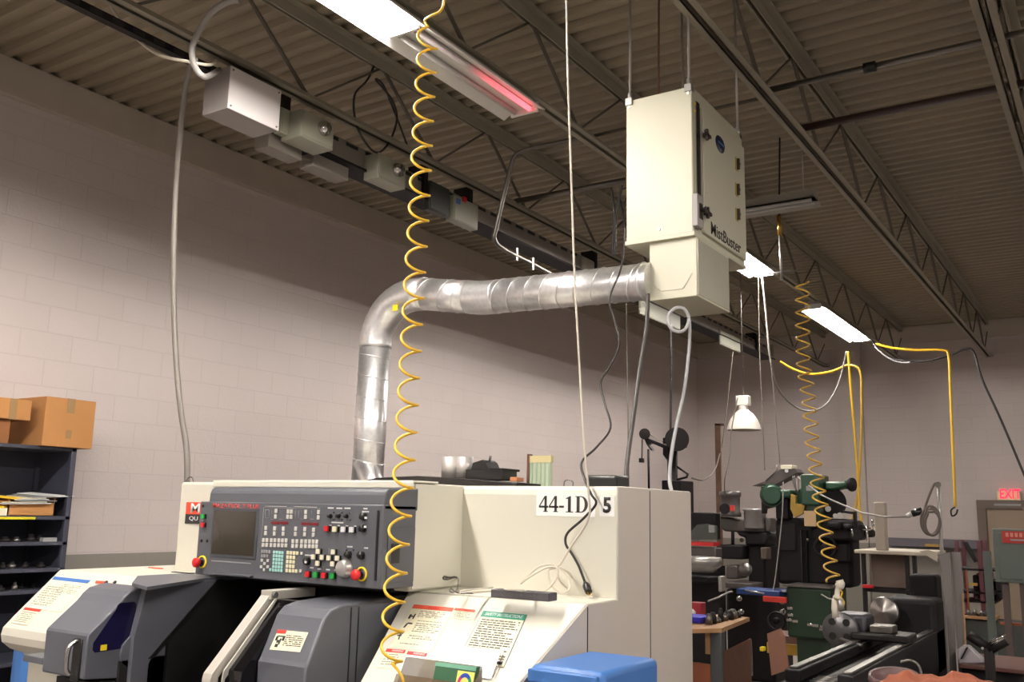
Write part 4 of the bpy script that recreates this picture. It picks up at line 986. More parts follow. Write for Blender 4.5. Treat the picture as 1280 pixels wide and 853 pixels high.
# ------------------------------------------------------------------ hoses and cables around
cable('grey_hose', [at(233, 612, 'y', 3.4), at(234, 603, 'y', 3.4), at(233, 560, 'y', 3.42), at(225, 505, 'y', 3.45), at(219, 430, 'y', 3.47), at(217, 350, 'y', 3.5), at(219, 250, 'y', 3.5), at(225, 170, 'y', 3.42), at(232, 110, 'y', 3.25), at(238, 85, 'y', 3.1), at(244, 74, 'y', 3.02)], .0165, M_hoseg, 'thick grey flexible hose running down to the left top corner of the machine', 'hose', n=14)
jb = at(272, 100, 'x', -4.3)
cable('liquidtight_conduit', [at(300, 0, 'y', 2.98), at(283, 3, 'y', 2.96), at(262, 18, 'y', 2.96), at(246, 45, 'y', 2.96), at(240, 62, 'y', 2.96), at(243, 82, 'y', 2.98), at(256, 96, 'y', 3.05), Vector((-4.31, w0.y+.01, 4.13))], .0165, M_liq, 'fat grey bent conduit curving into the white junction box', 'conduit', n=14)
cable('pale_cable', [at(128, -20, 'y', 2.9), at(135, 0, 'y', 2.9), at(152, 28, 'y', 2.9), at(175, 52, 'y', 2.9), at(200, 69, 'y', 2.92), at(235, 77, 'y', 2.96), at(262, 81, 'y', 3.1), Vector((-4.35, w0.y+.01, 4.2))], .009, M_cab, 'pale cable sagging from the top left edge into the white junction box')
cable('drain_hose', [at(810, 368, 'y', 4.26), at(808, 410, 'y', 4.2), at(800, 460, 'y', 4.1), at(792, 520, 'y', 4.0), at(785, 570, 'y', 3.9), at(781, 612, 'y', 3.84)], .0105, pm('dark_grey_hose', (64, 60, 58), .5), 'dark grey hose from the bottom of the mist collector to the machine top', 'hose', n=12)
cable('thin_cord', [at(783, 380, 'y', 4.7), at(784, 450, 'y', 4.7), at(785, 530, 'y', 4.7), at(786, 620, 'y', 4.7)], .004, M_hoseg, 'thin vertical cord left of the dark drain hose')
cable('clear_hose', [at(853, 384, 'y', 4.4), at(861, 396, 'y', 4.4), at(857, 411, 'y', 4.38), at(847, 415, 'y', 4.35), at(837, 408, 'y', 4.33), at(836, 394, 'y', 4.33), at(845, 385, 'y', 4.35), at(857, 388, 'y', 4.38), at(862, 405, 'y', 4.4), at(861, 440, 'y', 4.4), at(855, 490, 'y', 4.3), at(846, 530, 'y', 4.1), at(839, 570, 'y', 3.95), at(837, 600, 'y', 3.85), at(840, 616, 'y', 3.84)], .0085, M_clear, 'clear drain hose with one full loop hanging under the mist collector', 'hose', n=12)
cable('hanging_cable', [at(838, 405, 'y', 8.4), at(839, 470, 'y', 8.4), at(838, 545, 'y', 8.4)], .012, M_cabk, 'dark straight cord hanging down to the small jib hoist')
cable('hanging_cable', [at(764, 235, 'y', 5.3), at(768, 270, 'y', 5.3), at(766, 312, 'y', 5.3), at(769, 314, 'y', 5.3), at(770, 270, 'y', 5.3), at(778, 232, 'y', 5.3)], .008, M_cabk, 'short loop of dark cord hanging left of the mist collector')
cable('coiled_cord_lead', [at(791, 232, 'y', 5.6), at(775, 240, 'y', 5.6), at(778, 262, 'y', 5.6), at(784, 290, 'y', 5.6)], .006, M_cabk, 'short dark lead beside the upper left edge of the mist collector')

def coil(name, ctr, r, turns, rt, mat, label, tail0=(), tail1=(), ppt=22, ph=0., par=None, tilt=.0135):
    pts = []
    total = int(turns*ppt)
    L = len(ctr)-1
    for i in range(total+1):
        f = i/total*L; j = min(int(f), L-1); c = ctr[j].lerp(ctr[j+1], f-j); a_ = ph+2*math.pi*i/ppt
        pts.append(c+Vector((math.cos(a_)*r, math.sin(a_)*r, (tilt+r*(c.z-1.6)/2.84*(tilt > .01))*math.sin(a_-math.radians(40)))))
    pts = list(tail0)+pts+list(tail1)
    return pts
yc = 2.2
ctr = [at(534, 38, 'y', yc), at(534, 70, 'y', yc), at(529, 150, 'y', yc), at(523, 275, 'y', yc), at(518, 350, 'y', yc), at(510, 500, 'y', yc), at(505, 590, 'y', yc), at(497, 690, 'y', yc), at(492, 760, 'y', yc), at(489, 836, 'y', yc)]
# resample by length
def resample(P, n):
    d_ = [0]
    for a_, b_ in zip(P, P[1:]): d_.append(d_[-1]+(b_-a_).length)
    out = []; j = 0
    for i in range(n+1):
        t_ = d_[-1]*i/n
        while j < len(P)-2 and d_[j+1] < t_: j += 1
        out.append(P[j].lerp(P[j+1], (t_-d_[j])/max(1e-9, d_[j+1]-d_[j])))
    return out
ctr = resample(ctr, 40)
ych = thing('coiled_air_hose', 'bright yellow coiled air hose hanging in front of the machine', 'hose', ctr[0])
top = [at(556, -40, 'y', yc), at(555, 0, 'y', yc), at(550, 14, 'y', yc), at(538, 20, 'y', yc), at(531, 26, 'y', yc+.03)]
cp_ = coil('', ctr, .031, 24.0, .0, None, '', ph=2.2)
MB().tube(spline(top+[cp_[0]], 5)+cp_[1:], .0044, 10).build('coil', M_yel, ych)
e_ = cp_[-1]; MB().tube(spline([e_, at(500, 842, 'y', 2.2), at(505, 858, 'y', 2.2), at(506, 900, 'y', 2.22)], 5), .0044, 10).build('tail', M_yel, ych)
yc2 = 5.2
ctr = resample([at(1003, 352, 'y', yc2), at(1004, 455, 'y', yc2), at(1011, 500, 'y', yc2), at(1016, 560, 'y', yc2), at(1024, 620, 'y', yc2), at(1032, 665, 'y', yc2), at(1037, 700, 'y', yc2), at(1042, 728, 'y', yc2)], 40)
y2 = thing('coiled_air_hose', 'dull yellow coiled air hose hanging in front of the green machine, farther back', 'hose', ctr[0])
c2_ = coil('', ctr, .036, 22.5, 0, None, '', ph=.5, tilt=.006)
MB().tube(c2_, .0052, 8).build('coil', pm('yellow_hose_dull', (200, 160, 60), .4), y2)
gp = ctr[-1]
gun = thing('air_gun', 'white rag wrapped blow gun at the end of the far yellow coil', 'air gun', gp)
def gpp(x, y): return at(960+x*.2028, 680+y*.2028, 'y', yc2)
MB().tube(spline([gpp(440, 225), gpp(445, 250), gpp(430, 285), gpp(425, 340)], 4), [.02]*3+[.024]*4+[.014]*4+[.022]*2, 12).build('grip', pm('white_rag', (214, 206, 190), .8), gun)
MB().tube([gpp(410, 340), gpp(412, 400), gpp(420, 455)], [.014, .018, .02], 10).build('wrapped_rag', pm('white_rag', (214, 206, 190), .8), gun)
MB().tube([gpp(445, 340), gpp(455, 415)], .016, 12).build('nozzle_body', M_rod, gun)
MB().tube(spline([gpp(425, 340), gpp(380, 340), gpp(350, 325), gpp(328, 312)], 4), .004, 8).build('nozzle', M_rod, gun)
MB().tube(spline([gpp(440, 280), gpp(458, 300), gpp(450, 330), gpp(470, 360), gpp(465, 385)], 4), .004, 8).build('loose_line', M_yel, gun)
# yellow hoses at the back
cable('yellow_hose', [at(975, 452, 'y', 12), at(990, 461, 'y', 12), at(1012, 468, 'y', 12), at(1038, 465, 'y', 12), at(1058, 457, 'y', 12)], .016, M_yel, 'yellow hose sagging horizontally left of the far glaring light', 'hose')
cable('yellow_hose', [at(1060, 440, 'y', 12), at(1063, 480, 'y', 12), at(1068, 540, 'y', 12), at(1072, 590, 'y', 12), at(1074, 630, 'y', 12), at(1077, 655, 'y', 12)], .016, M_yel, 'left of the two vertical yellow hoses below the far glaring light', 'hose')
cable('yellow_hose', [at(1058, 457, 'y', 12), at(1068, 458, 'y', 12), at(1075, 465, 'y', 12), at(1077, 490, 'y', 12), at(1076, 560, 'y', 12), at(1072, 620, 'y', 12), at(1065, 650, 'y', 12)], .015, pm('yellow_hose_dull', (200, 160, 60), .4), 'right of the two vertical yellow hoses below the far glaring light, crossing the other', 'hose')
cable('yellow_hose', [at(1095, 430, 'y', 12.5), at(1115, 435, 'y', 12.5), at(1145, 438, 'y', 12.5), at(1178, 438, 'y', 12.5), at(1186, 446, 'y', 12.5), at(1188, 490, 'y', 12.5), at(1191, 560, 'y', 12.5), at(1194, 634, 'y', 12.5)], .016, M_yel, 'yellow hose crossing right and dropping vertically beside the far door', 'hose')
cable('hose_hook', [at(1194, 634, 'y', 12.5), at(1189, 638, 'y', 12.5), at(1190, 645, 'y', 12.5), at(1195, 643, 'y', 12.5), at(1197, 637, 'y', 12.5)], .01, M_dark, 'dark coupling hanging at the lower end of the yellow hose near the exit', 'coupling')
cable('dark_cable', [at(1092, 430, 'y', 13), at(1110, 447, 'y', 13), at(1150, 452, 'y', 13), at(1185, 445, 'y', 13), at(1205, 437, 'y', 13), at(1217, 440, 'y', 13), at(1228, 475, 'y', 13), at(1252, 527, 'y', 13), at(1285, 605, 'y', 13)], .014, M_cabk, 'dark cable sagging across and then dropping diagonally to the right edge')
cable('grey_cable', [at(1094, 434, 'y', 12.7), at(1108, 446, 'y', 12.7), at(1124, 453, 'y', 12.7), at(1138, 453, 'y', 12.7)], .009, M_clear, 'short pale cable by the far end of the glaring light')
cable('light_cord', [at(953, 345, 'y', 9), at(958, 400, 'y', 9), at(963, 450, 'y', 9), at(975, 490, 'y', 9.3), at(1003, 513, 'y', 10), at(1030, 508, 'y', 10.5), at(1048, 480, 'y', 11), at(1058, 440, 'y', 11.4)], .010, pm('grey_cord', (150, 145, 140), .5), 'grey cord sagging in a deep curve between the two far lights')
cable('light_cord', [at(948, 343, 'y', 9), at(950, 450, 'y', 9), at(954, 540, 'y', 9), at(956, 588, 'y', 9)], .006, M_hoseg, 'left thin suspension cord of the tilted shop lamp')
cable('light_cord', [at(951, 343, 'y', 9), at(958, 400, 'y', 9), at(966, 480, 'y', 9), at(975, 580, 'y', 9)], .006, M_hoseg, 'right thin suspension cord of the tilted shop lamp')
# reel drop: rod with brass coupling and crossbar
rd = thing('drop_rod', 'dark drop rod with a brass coupling hanging between the two right roof joists', 'air drop', at(975, 165, 'y', 7.6))
MB().tube([at(975, 120, 'y', 7.6), at(974, 275, 'y', 7.6)], .008, 8).build('rod', M_dark, rd)
MB().tube([at(973.5, 270, 'y', 7.6), at(975, 295, 'y', 7.6)], .018, 10).build('coupling', pm('brass', (190, 150, 70), .3, .9), rd)
MB().tube([at(975, 295, 'y', 7.6), at(977, 350, 'y', 7.6)], .012, 8).build('lower_tube', M_rod, rd)
MB().tube([at(957, 343, 'y', 7.6), at(1000, 338, 'y', 7.6)], .008, 8).build('crossbar', M_hoseg, rd)

# high bay lamp
yl = 9.8; lc = at(930, 538, 'y', yl); zt2 = at(930, 495, 'y', yl).z
lamp = thing('high_bay_lamp', 'unlit white enamel bell shaped lamp hanging below the end of the busway', 'lamp', (lc.x, yl, lc.z))
h = zt2-lc.z; R_ = .18
MB().lathe([(R_, 0), (R_, .015), (R_*.93, .06), (R_*.78, .12), (R_*.55, .175), (R_*.36, .205), (.05, .22)], (lc.x, yl, lc.z), n=40).build('shade', M_enamel, lamp)
MB().lathe([(.0, .03), (R_*.8, .02), (R_*.97, .0)], (lc.x, yl, lc.z), n=40).build('diffuser', pm('frosted_cover', (168, 160, 150), .5), lamp)
MB().cyl((lc.x, yl, lc.z+.2), (lc.x, yl, lc.z+.27), .05).box(lc.x-.07, lc.x+.07, yl-.05, yl+.05, lc.z+.26, zt2).build('ballast_housing', M_enamel, lamp, bevel=.012)
MB().tube([(lc.x, yl, zt2), (lc.x, yl, RZ-.01)], .006, 6).build('hanging_chain', M_steel, lamp)
cable('lamp_cord', [at(922, 497, 'y', 9.1), at(914, 540, 'y', 9.1), at(912, 570, 'y', 9.1), at(906, 600, 'y', 9.1), at(906, 620, 'y', 9.3)], .006, M_hoseg, 'thin cord hanging from the bell shaped lamp down to the grey mill motor')
cable('hanging_cable', [at(865, 598, 'y', 8.6), at(880, 600, 'y', 9), at(893, 588, 'y', 10), at(899, 570, 'y', 11.9), at(905, 540, 'y', 11.9), at(916, 440, 'y', 11.9)], .008, M_hoseg, 'thin cord swinging from the jib hoist to the rusty post')

# ------------------------------------------------------------------ jib hoist behind the machine
yj = 8.5
def j(x, y, yy=yj): return at(770+x*.1524, 510+y*.1524, 'y', yy)
jh = thing('jib_hoist', 'small dark jib hoist on a post visible above the right end of the machine', 'hoist', (j(455, 690).x, yj, 0))
xx = j(463, 500).x
MB().tube([(xx, yj, 0), (xx, yj, j(460, 215).z)], .05, 14).build('post', M_dark, jh)
MB().box(j(425, 600).x, j(588, 600).x, yj-.15, yj+.15, j(500, 720).z-.3, j(500, 600).z).build('base_box', M_mdark, jh, bevel=.01)
MB().prism([j(225, 240), j(300, 268), j(430, 320), j(430, 445), j(385, 385), j(385, 330), j(290, 290), j(262, 300), j(300, 350), j(285, 350), j(250, 300)], (0, .06, 0)).build('jib_arm', M_dark, jh)
MB().cyl(j(235, 215, yj-.04), j(235, 215, yj+.06), .055, n=20).build('pulley', M_dark, jh)
MB().box(j(405, 250).x, j(430, 250).x, yj-.06, yj+.08, j(405, 300).z, j(405, 250).z).build('bracket', M_dark, jh)
MB().cyl(j(500, 258, yj-.14), j(500, 258, yj+.14), .115, n=24).box(j(475, 200).x, j(550, 200).x, yj-.1, yj+.1, j(500, 325).z, j(500, 290).z).build('winch_drum', M_dark, jh, bevel=.004)
MB().box(j(530, 210).x, j(562, 215).x, yj-.04, yj+.04, j(540, 250).z, j(540, 212).z).build('winch_lug', M_dark, jh)
MB().tube([j(215, 260), j(212, 420)], .008, 6).build('cable', M_hoseg, jh)
MB().box(j(198, 415).x, j(222, 415).x, yj-.03, yj+.03, j(210, 450).z, j(210, 415).z).build('weight', M_black, jh)
MB().tube([j(265, 340), j(270, 670)], .012, 6).build('drop_rope', M_dark, jh)
MB().tube([j(480, 470), j(590, 545), j(580, 570), j(500, 590)], .012, 6).build('lever', M_dark, jh)
MB().tube([j(250, 205), j(400, 290)], .004, 5).build('stay_wire', M_hoseg, jh)

# rusty post near the corner
a = at(894, 530, 'y', 12); b = at(901, 530, 'y', 12)
rp = MB().box(a.x, b.x, 11.98, 12.01, 0, a.z).box(a.x, b.x+.05, 11.98, 12.01, a.z-.03, a.z).build('steel_post', M_rust, None, bevel=.004, origin=((a.x+b.x)/2, 12, 0))
tag(rp, 'rusty brown post standing near the far corner behind the grey mill', 'post')

# ------------------------------------------------------------------ left shelving
sx0, sx1 = -6.66, -6.2; sy1 = 3.88; sy0 = 2.4
zs = [1.955, 1.76, 1.61, 1.475, 1.33, 1.1, .8, .45, .1]
zt_s = 1.985
sh = thing('shelving_unit', 'dark slate blue steel shelving unit against the left wall', 'shelving', ((sx0+sx1)/2, 3.1, 0))
MB().box(sx0, sx1, sy1-.004, sy1, 0.05, zt_s).build('side_panel', M_shelf, sh)
MB().box(sx0, sx0+.004, sy0, sy1, .05, zt_s).build('back_panel', M_shelf, sh)
for (xx, yy) in ((sx1-.03, sy1-.035), (sx0, sy1-.035), (sx1-.03, sy0), (sx0, sy0)):
    MB().box(xx, xx+.03, yy, yy+.035, 0, zt_s).build('post', M_shelf, sh, bevel=.002)
def shz(px, py): return at(px, py, 'x', sx1).z
for z in (shz(20, 556), shz(20, 646), shz(20, 679), shz(20, 713), shz(20, 740), .55, .15):
    MB().box(sx0, sx1, sy0, sy1-.005, z-.02, z+.004).build('shelf_board', M_shelf, sh, bevel=.002)
MB().box(sx1, sx1+.003, 2.6, 3.63, shz(20, 648)-.008, shz(20, 648)+.008).build('yellow_label_strip', pm('label_yellow', (226, 210, 40), .5), sh)
zsh = shz(20, 646)+.004
# open cardboard bin on second shelf, papers
def lx(x, y, xx): return at(x/3.557, 480+y/3.557, 'x', xx)
a = lx(45, 480, -6.23); b = lx(248, 500, -6.23)
cb = thing('cardboard_bin', 'open brown cardboard bin on the labelled shelf, filled with papers', 'box', (-6.4, (a.y+b.y)/2, zsh))
hh = .125
MB().box(-6.237, -6.23, a.y, b.y, zsh, zsh+.09).box(-6.6, -6.23, b.y-.006, b.y, zsh, zsh+hh).box(-6.6, -6.23, a.y, a.y+.006, zsh, zsh+hh).box(-6.606, -6.6, a.y, b.y, zsh, zsh+hh).box(-6.6, -6.23, a.y, b.y, zsh, zsh+.005).build('bin_body', M_card, cb)
rnd = random.Random(4)
for i in range(7):
    yy = a.y+.03+i*.035; z = zsh+.095+i*.009; tl = rnd.uniform(-.12, .12)
    p_ = MB().hexa([(-6.52, yy-.03, z), (-6.20, yy-.03+tl, z-.02), (-6.20, b.y+.02+tl, z-.012), (-6.52, b.y-.01, z+.008), (-6.52, yy-.03, z+.004), (-6.20, yy-.03+tl, z-.016), (-6.20, b.y+.02+tl, z-.008), (-6.52, b.y-.01, z+.012)])
    tag(p_.build('envelope', (M_sheet, M_paper, M_keyg)[i % 3], None, origin=(-6.4, yy, z)), 'envelope in the loose fan of papers sticking out of the open cardboard bin', 'paper', 'papers in the cardboard bin')
a2_ = at(0, 611, 'x', -6.22); b2_ = at(28, 616, 'x', -6.22)
tag(MB().hexa([(-6.4, 3.15, zsh+.135), (-6.215, 3.15, zsh+.135), (-6.215, b2_.y, zsh+.105), (-6.4, b2_.y, zsh+.105), (-6.4, 3.15, zsh+.15), (-6.215, 3.15, zsh+.15), (-6.215, b2_.y, zsh+.12), (-6.4, b2_.y, zsh+.12)]).build('folder', pm('yellow_folder', (232, 190, 40), .5), None, origin=(-6.3, 3.3, zsh+.12)), 'yellow folder lying across the papers at the left edge', 'folder')
a = lx(0, 480, -6.25); b = lx(46, 480, -6.25)
tag(MB().box(-6.6, -6.25, 3.05, b.y, zsh, zsh+.10).build('cardboard_box', M_card, None, bevel=.003, origin=(-6.4, 3.2, zsh)), 'brown carton on the labelled shelf, left of the open bin', 'box')
tag(MB().box(-6.3, -6.215, 3.1, lx(34, 540, -6.22).y, zsh+.0, zsh+.05).build('paper_stack', M_paper, None, bevel=.002, origin=(-6.26, 3.2, zsh)), 'cream stack of paper in front of the brown carton on the labelled shelf', 'paper')
tag(MB().box(-6.28, -6.214, 3.12, lx(20, 520, -6.22).y, zsh+.05, zsh+.062).build('note_pad', M_yring, None, origin=(-6.26, 3.2, zsh+.05)), 'small yellow pad on the cream stack of paper', 'pad')
# cartons on top
zt3 = shz(20, 556)+.004
tb = thing('cardboard_box', 'large taped brown carton overhanging the right end of the shelving top', 'box', (-6.4, 3.8, zt3))
a = at(52, 556, 'x', -6.16); b = at(115, 558, 'x', -6.16); zz = at(56, 495, 'x', -6.16).z
MB().box(-6.62, -6.16, a.y, b.y, zt3, zz).build('carton', M_card, tb, bevel=.004)
ym = (a.y+b.y)/2
MB().box(-6.6, -6.158, ym-.03, ym+.03, zz-.0005, zz+.001).box(-6.16, -6.158, ym-.03, ym+.025, zz-.10, zz).box(-6.16, -6.1575, ym-.02, ym+.02, zt3+.06, zt3+.12).build('tape', M_tape, tb)
a = at(0, 527, 'x', -6.2); b = at(42, 527, 'x', -6.2); zq = at(20, 499, 'x', -6.2).z; zr = at(20, 525, 'x', -6.2).z
t1_ = thing('cardboard_box', 'small taped carton stacked on another at the left edge of the shelving top', 'box', (-6.35, 3.4, zr))
MB().box(-6.55, -6.19, 3.0, b.y-.03, zr, zq).build('carton', M_card, t1_, bevel=.004)
MB().box(-6.192, -6.188, b.y-.18, b.y-.13, zr+.0, zq).build('tape', M_tape, t1_)
tag(MB().box(-6.52, -6.22, 3.0, at(12, 540, 'x', -6.22).y, zt3, zr).build('cardboard_box', M_cardd, None, bevel=.004, origin=(-6.35, 3.2, zt3)), 'lower carton on the shelving top, under the small taped carton', 'box')
# dark small hardware on lower shelves
rnd = random.Random(9); nm_ = {0: 'dark machine fitting on the shelf below the yellow label strip', 1: 'dark machine fitting on the second shelf below the label strip', 2: 'dark machine fitting on the third shelf below the label strip'}
for si, z in enumerate((shz(20, 679), shz(20, 713), shz(20, 740))):
    for i in range(6):
        yy = 3.33+i*.085; r = rnd.uniform(.018, .032); hgt = rnd.uniform(.03, .07)
        o = MB().lathe([(0, 0), (r, 0), (r, hgt*.5), (r*.6, hgt*.55), (r*.55, hgt), (0, hgt)], (-6.3+rnd.uniform(-.05, .03), yy, z+.004), n=14).build('tool_holder', M_dark if i % 3 else M_steel, None, origin=(-6.3, yy, z+.004))
        tag(o, nm_[si], 'tool part', 'fittings on the lower shelves')
tag(MB().box(-6.27, -6.23, 3.72, 3.82, shz(20, 679)+.004, shz(20, 679)+.03).build('label_tag', M_keyg, None, origin=(-6.25, 3.77, shz(20, 679)+.004)), 'small pale label at the right end of the shelf below the bin', 'tag')
o = MB().lathe([(0, 0), (.014, 0), (.014, .03), (0, .035)], (-6.215, 3.42, shz(20, 740)+.004), n=12).build('red_jar', M_red, None, origin=(-6.215, 3.42, shz(20, 740))); tag(o, 'small red jar on the lowest visible shelf at the left', 'jar')
# blue drum behind the left wing
db = thing('blue_drum', 'blue plastic drum standing at the left edge behind the slanted machine cover', 'drum', (-4.35, 2.75, 0))
pb = at(18, 760, 'y', 2.85)
MB().lathe([(0, 0), (.2, 0), (.205, .02), (.205, pb.z-.05), (.19, pb.z-.01), (.16, pb.z), (0, pb.z)], (-4.35, 2.75, 0), n=36).build('drum_body', M_bluebox, db)
MB().lathe([(.206, 0), (.214, .008), (.206, .016)], (-4.35, 2.75, pb.z*.62), n=36).build('drum_ring', M_bluebox, db)

# ------------------------------------------------------------------ background machines
# tilted shop lamp
yt = 9.0
def g2(x, y, yy): return at(940+x*.1328, 570+y*.1328, 'y', yy)
tl_ = thing('shop_lamp', 'dark tilted shop lamp with a pale ballast hung by cords above the green machine', 'lamp', g2(260, 190, yt))
MB().prism([g2(0, 285, yt), g2(135, 235, yt), g2(260, 130, yt), g2(400, 120, yt), g2(430, 155, yt), g2(200, 280, yt), g2(90, 265, yt)], (0, .22, .0)).build('reflector', pm('dark_reflector', (74, 66, 64), .5), tl_)
MB().box(g2(270, 90, yt).x, g2(378, 90, yt).x, yt-.01, yt+.16, g2(300, 128, yt).z, g2(300, 88, yt).z).build('ballast', M_creamb, tl_, bevel=.006)
MB().cyl(g2(325, 142, yt-.012), g2(325, 142, yt), .018, n=14).build('starter', M_txtw, tl_)
MB().tube([g2(130, 235, yt), g2(235, 140, yt), g2(235, 85, yt)], .006, 6).build('wire_bail', M_steel, tl_)

# grey turret mill
ym_ = 9.5
def g1(x, y, yy=ym_): return at(855+x*.1172, 600+y*.1172, 'y', yy)
tm = thing('turret_mill', 'grey turret milling machine with a small motor, in the middle distance', 'milling machine', (g1(760, 500).x, ym_, 0))
def gbox(x0, y0, x1, y1, d0, d1, f=g1, yy=ym_, zlow=None):
    a_ = f(x0, y0, yy); b_ = f(x1, y1, yy); return (a_.x, b_.x, yy+d0, yy+d1, zlow if zlow is not None else b_.z, a_.z)
mm = g1(485, 290)
MB().lathe([(0, 0), (.105, 0), (.11, .01), (.11, .04), (.10, .05), (.10, .2), (.112, .21), (.112, .25), (.09, .262), (0, .27)], (mm.x+.01, ym_, g1(485, 395).z), n=26).build('motor', M_mgrey, tm)
MB().cyl(g1(435, 310, ym_-.12), g1(435, 310, ym_-.06), .055, n=22).build('motor_cap', M_mdark, tm)
MB().box(*gbox(535, 275, 580, 335, -.125, -.11)).build('red_label', M_redpr, tm)
MB().prism([g1(370, 395), g1(480, 400), g1(560, 425), g1(800, 425), g1(860, 470), g1(860, 560), g1(560, 560), g1(430, 550), g1(380, 510)], (0, .25, 0)).build('ram_head', M_mgrey, tm, bevel=.02)
MB().lathe([(.0, .0), (.11, 0), (.115, .01), (.11, .17), (.13, .18), (.12, .2), (0, .2)], (g1(740, 400).x, ym_+.05, g1(740, 520).z), n=26).build('pulley_cover', pm('polished_cover', (186, 182, 180), .3, .55), tm)
MB().tube([g1(640, 365), g1(725, 330), g1(760, 362)], .012, 6).build('belt_lever', M_steel, tm)
MB().prism([g1(550, 560), g1(870, 560), g1(900, 620), g1(870, 700), g1(650, 700), g1(650, 620), g1(590, 600)], (0, .4, 0)).build('turret', M_mdark, tm, bevel=.02)
MB().cyl(g1(615, 645, ym_-.03), g1(615, 645, ym_+.03), .022, n=14).build('lever_ball', M_black, tm)
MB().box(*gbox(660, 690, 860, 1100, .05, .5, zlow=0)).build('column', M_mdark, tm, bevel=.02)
MB().tube([g1(520, 550), g1(520, 700)], .018, 10).build('quill', M_dark, tm)
MB().box(*gbox(380, 690, 660, 850, -.1, .4)).build('tool_bracket', M_mdark, tm, bevel=.015)
MB().box(*gbox(860, 400, 925, 560, .0, .2)).build('spindle_head', M_mgrey, tm, bevel=.02)
MB().box(*gbox(830, 720, 900, 850, -.05, .1)).build('knee_cover', pm('knee_brown', (92, 80, 70), .5), tm, bevel=.01)
def g3(x, y, yy=9.0): return at(855+x*.1172, 690+y*.1172, 'y', yy)
MB().box(*gbox(480, 140, 610, 290, -.1, .2, f=g3)).build('gear_case', M_mgrey, tm, bevel=.015)
MB().lathe([(0, .02), (.06, .02), (.07, 0)], g3(655, 190, 9.3), (0, -1, .2), 18).build('hand_crank', M_steel, tm)
MB().box(*gbox(545, 310, 830, 385, -.3, .4, f=g3)).build('work_table', M_mgrey, tm, bevel=.008)
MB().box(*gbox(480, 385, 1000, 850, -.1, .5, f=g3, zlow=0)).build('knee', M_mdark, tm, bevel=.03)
for (x, y) in ((590, 500), (612, 640), (1045, 530), (1055, 640)):
    MB().lathe([(0, .03), (.02, .03), (.028, 0)], g3(x, y, 8.85), (0, -1, 0), 14).build('hand_knob', M_chrome, tm)
MB().lathe([(.075, 0), (.085, .01), (.075, .02), (.065, .01), (.075, 0)], g3(990, 740, 8.6), (0, -1, .1), 24).lathe([(0, .03), (.03, .03), (.03, 0)], g3(990, 740, 8.6), (0, -1, .1), 14).build('feed_handwheel', M_dark, tm)
cable('thin_cord', [at(979, 603, 'y', 8.3), at(978, 640, 'y', 8.25), at(973, 690, 'y', 8.2), at(968, 730, 'y', 8.15), at(965, 742, 'y', 8.12)], .005, pm('grey_cord', (150, 145, 140), .5), 'thin pale cord hanging from the tilted shop lamp down to the blue tool tray')
cable('bent_wire', [at(885, 752, 'y', 7.4), at(898, 747, 'y', 7.5), at(910, 741, 'y', 7.6), at(915, 740, 'y', 7.7)], .008, pm('grey_cord', (150, 145, 140), .5), 'short curved grey cable on the machine table left of the blue tray')
# vise tray blue/red
vt = thing('tool_tray', 'blue tray with a red front edge lying on the table of the grey mill', 'tray', g3(850, 440, 8.2))
a = g3(640, 400, 8.3); b = g3(1095, 420, 8.3)
MB().box(a.x, b.x, 8.1, 8.4, g3(850, 470, 8.1).z, g3(850, 400, 8.1).z-.01).build('tray_body', pm('tray_blue', (30, 62, 120), .4), vt, bevel=.006)
MB().box(g3(855, 450, 8.1).x, g3(1100, 450, 8.1).x, 8.06, 8.1, g3(855, 528, 8.1).z, g3(855, 470, 8.1).z).build('tray_lip', pm('tray_red', (196, 52, 36), .45), vt, bevel=.004)
MB().tube([g3(650, 412, 8.09), g3(855, 447, 8.09)], .008, 8).build('rail', M_rod, vt)
MB().tube([g3(1045, 420, 8.07), g3(1090, 425, 8.07)], .008, 8).build('rail', M_rod, vt)

# cabinet / belt sander far left of the gap
ya_ = 8.0
cb2 = thing('dark_cabinet', 'dark cabinet with a bright red stripe just right of the machine, standing by the wall', 'cabinet', (g1(200, 500, ya_).x, ya_+.3, 0))
MB().box(*gbox(-60, 345, 330, 640, 0, .14, yy=ya_)).build('upper_case', M_mdark, cb2, bevel=.01)
MB().prism([g1(65, 640, ya_-.02), g1(80, 545, ya_-.02), g1(140, 480, ya_-.02), g1(240, 470, ya_-.02), g1(350, 500, ya_-.02), g1(350, 640, ya_-.02)], (0, .03, 0)).build('curved_guard', pm('guard_green_grey', (72, 76, 72), .4), cb2)
MB().box(*gbox(285, 485, 345, 565, -.05, -.02, yy=ya_)).build('grey_plate', M_keyg, cb2)
MB().box(*gbox(-60, 655, 325, 710, -.03, .14, yy=ya_)).build('red_stripe', pm('stripe_red', (208, 40, 44), .5), cb2)
MB().box(*gbox(-60, 712, 350, 900, -.02, .14, yy=ya_)).build('grey_drawer_case', M_mgrey, cb2, bevel=.008)
MB().box(*gbox(-60, 900, 380, 1100, .0, .14, yy=ya_, zlow=0)).build('pedestal', M_mdark, cb2)
lw = MB().lathe([(0, 0), (.10, 0), (.16, .05), (.17, .09), (.16, .12), (0, .12)], g3(190, 215, 7.6), n=30).build('wheel_guard', M_rod, None, origin=g3(190, 215, 7.6)); tag(lw, 'shiny round metal pan beside the machine edge, above the blue bin', 'pan')
tag(MB().box(*gbox(-100, 250, 300, 330, -.1, .2, f=g3, yy=7.7)).build('work_stand', M_mdark, None, bevel=.01, origin=(g3(100, 300, 7.7).x, 7.7, g3(100, 330, 7.7).z)), 'dark stand holding the shiny round metal pan', 'stand')
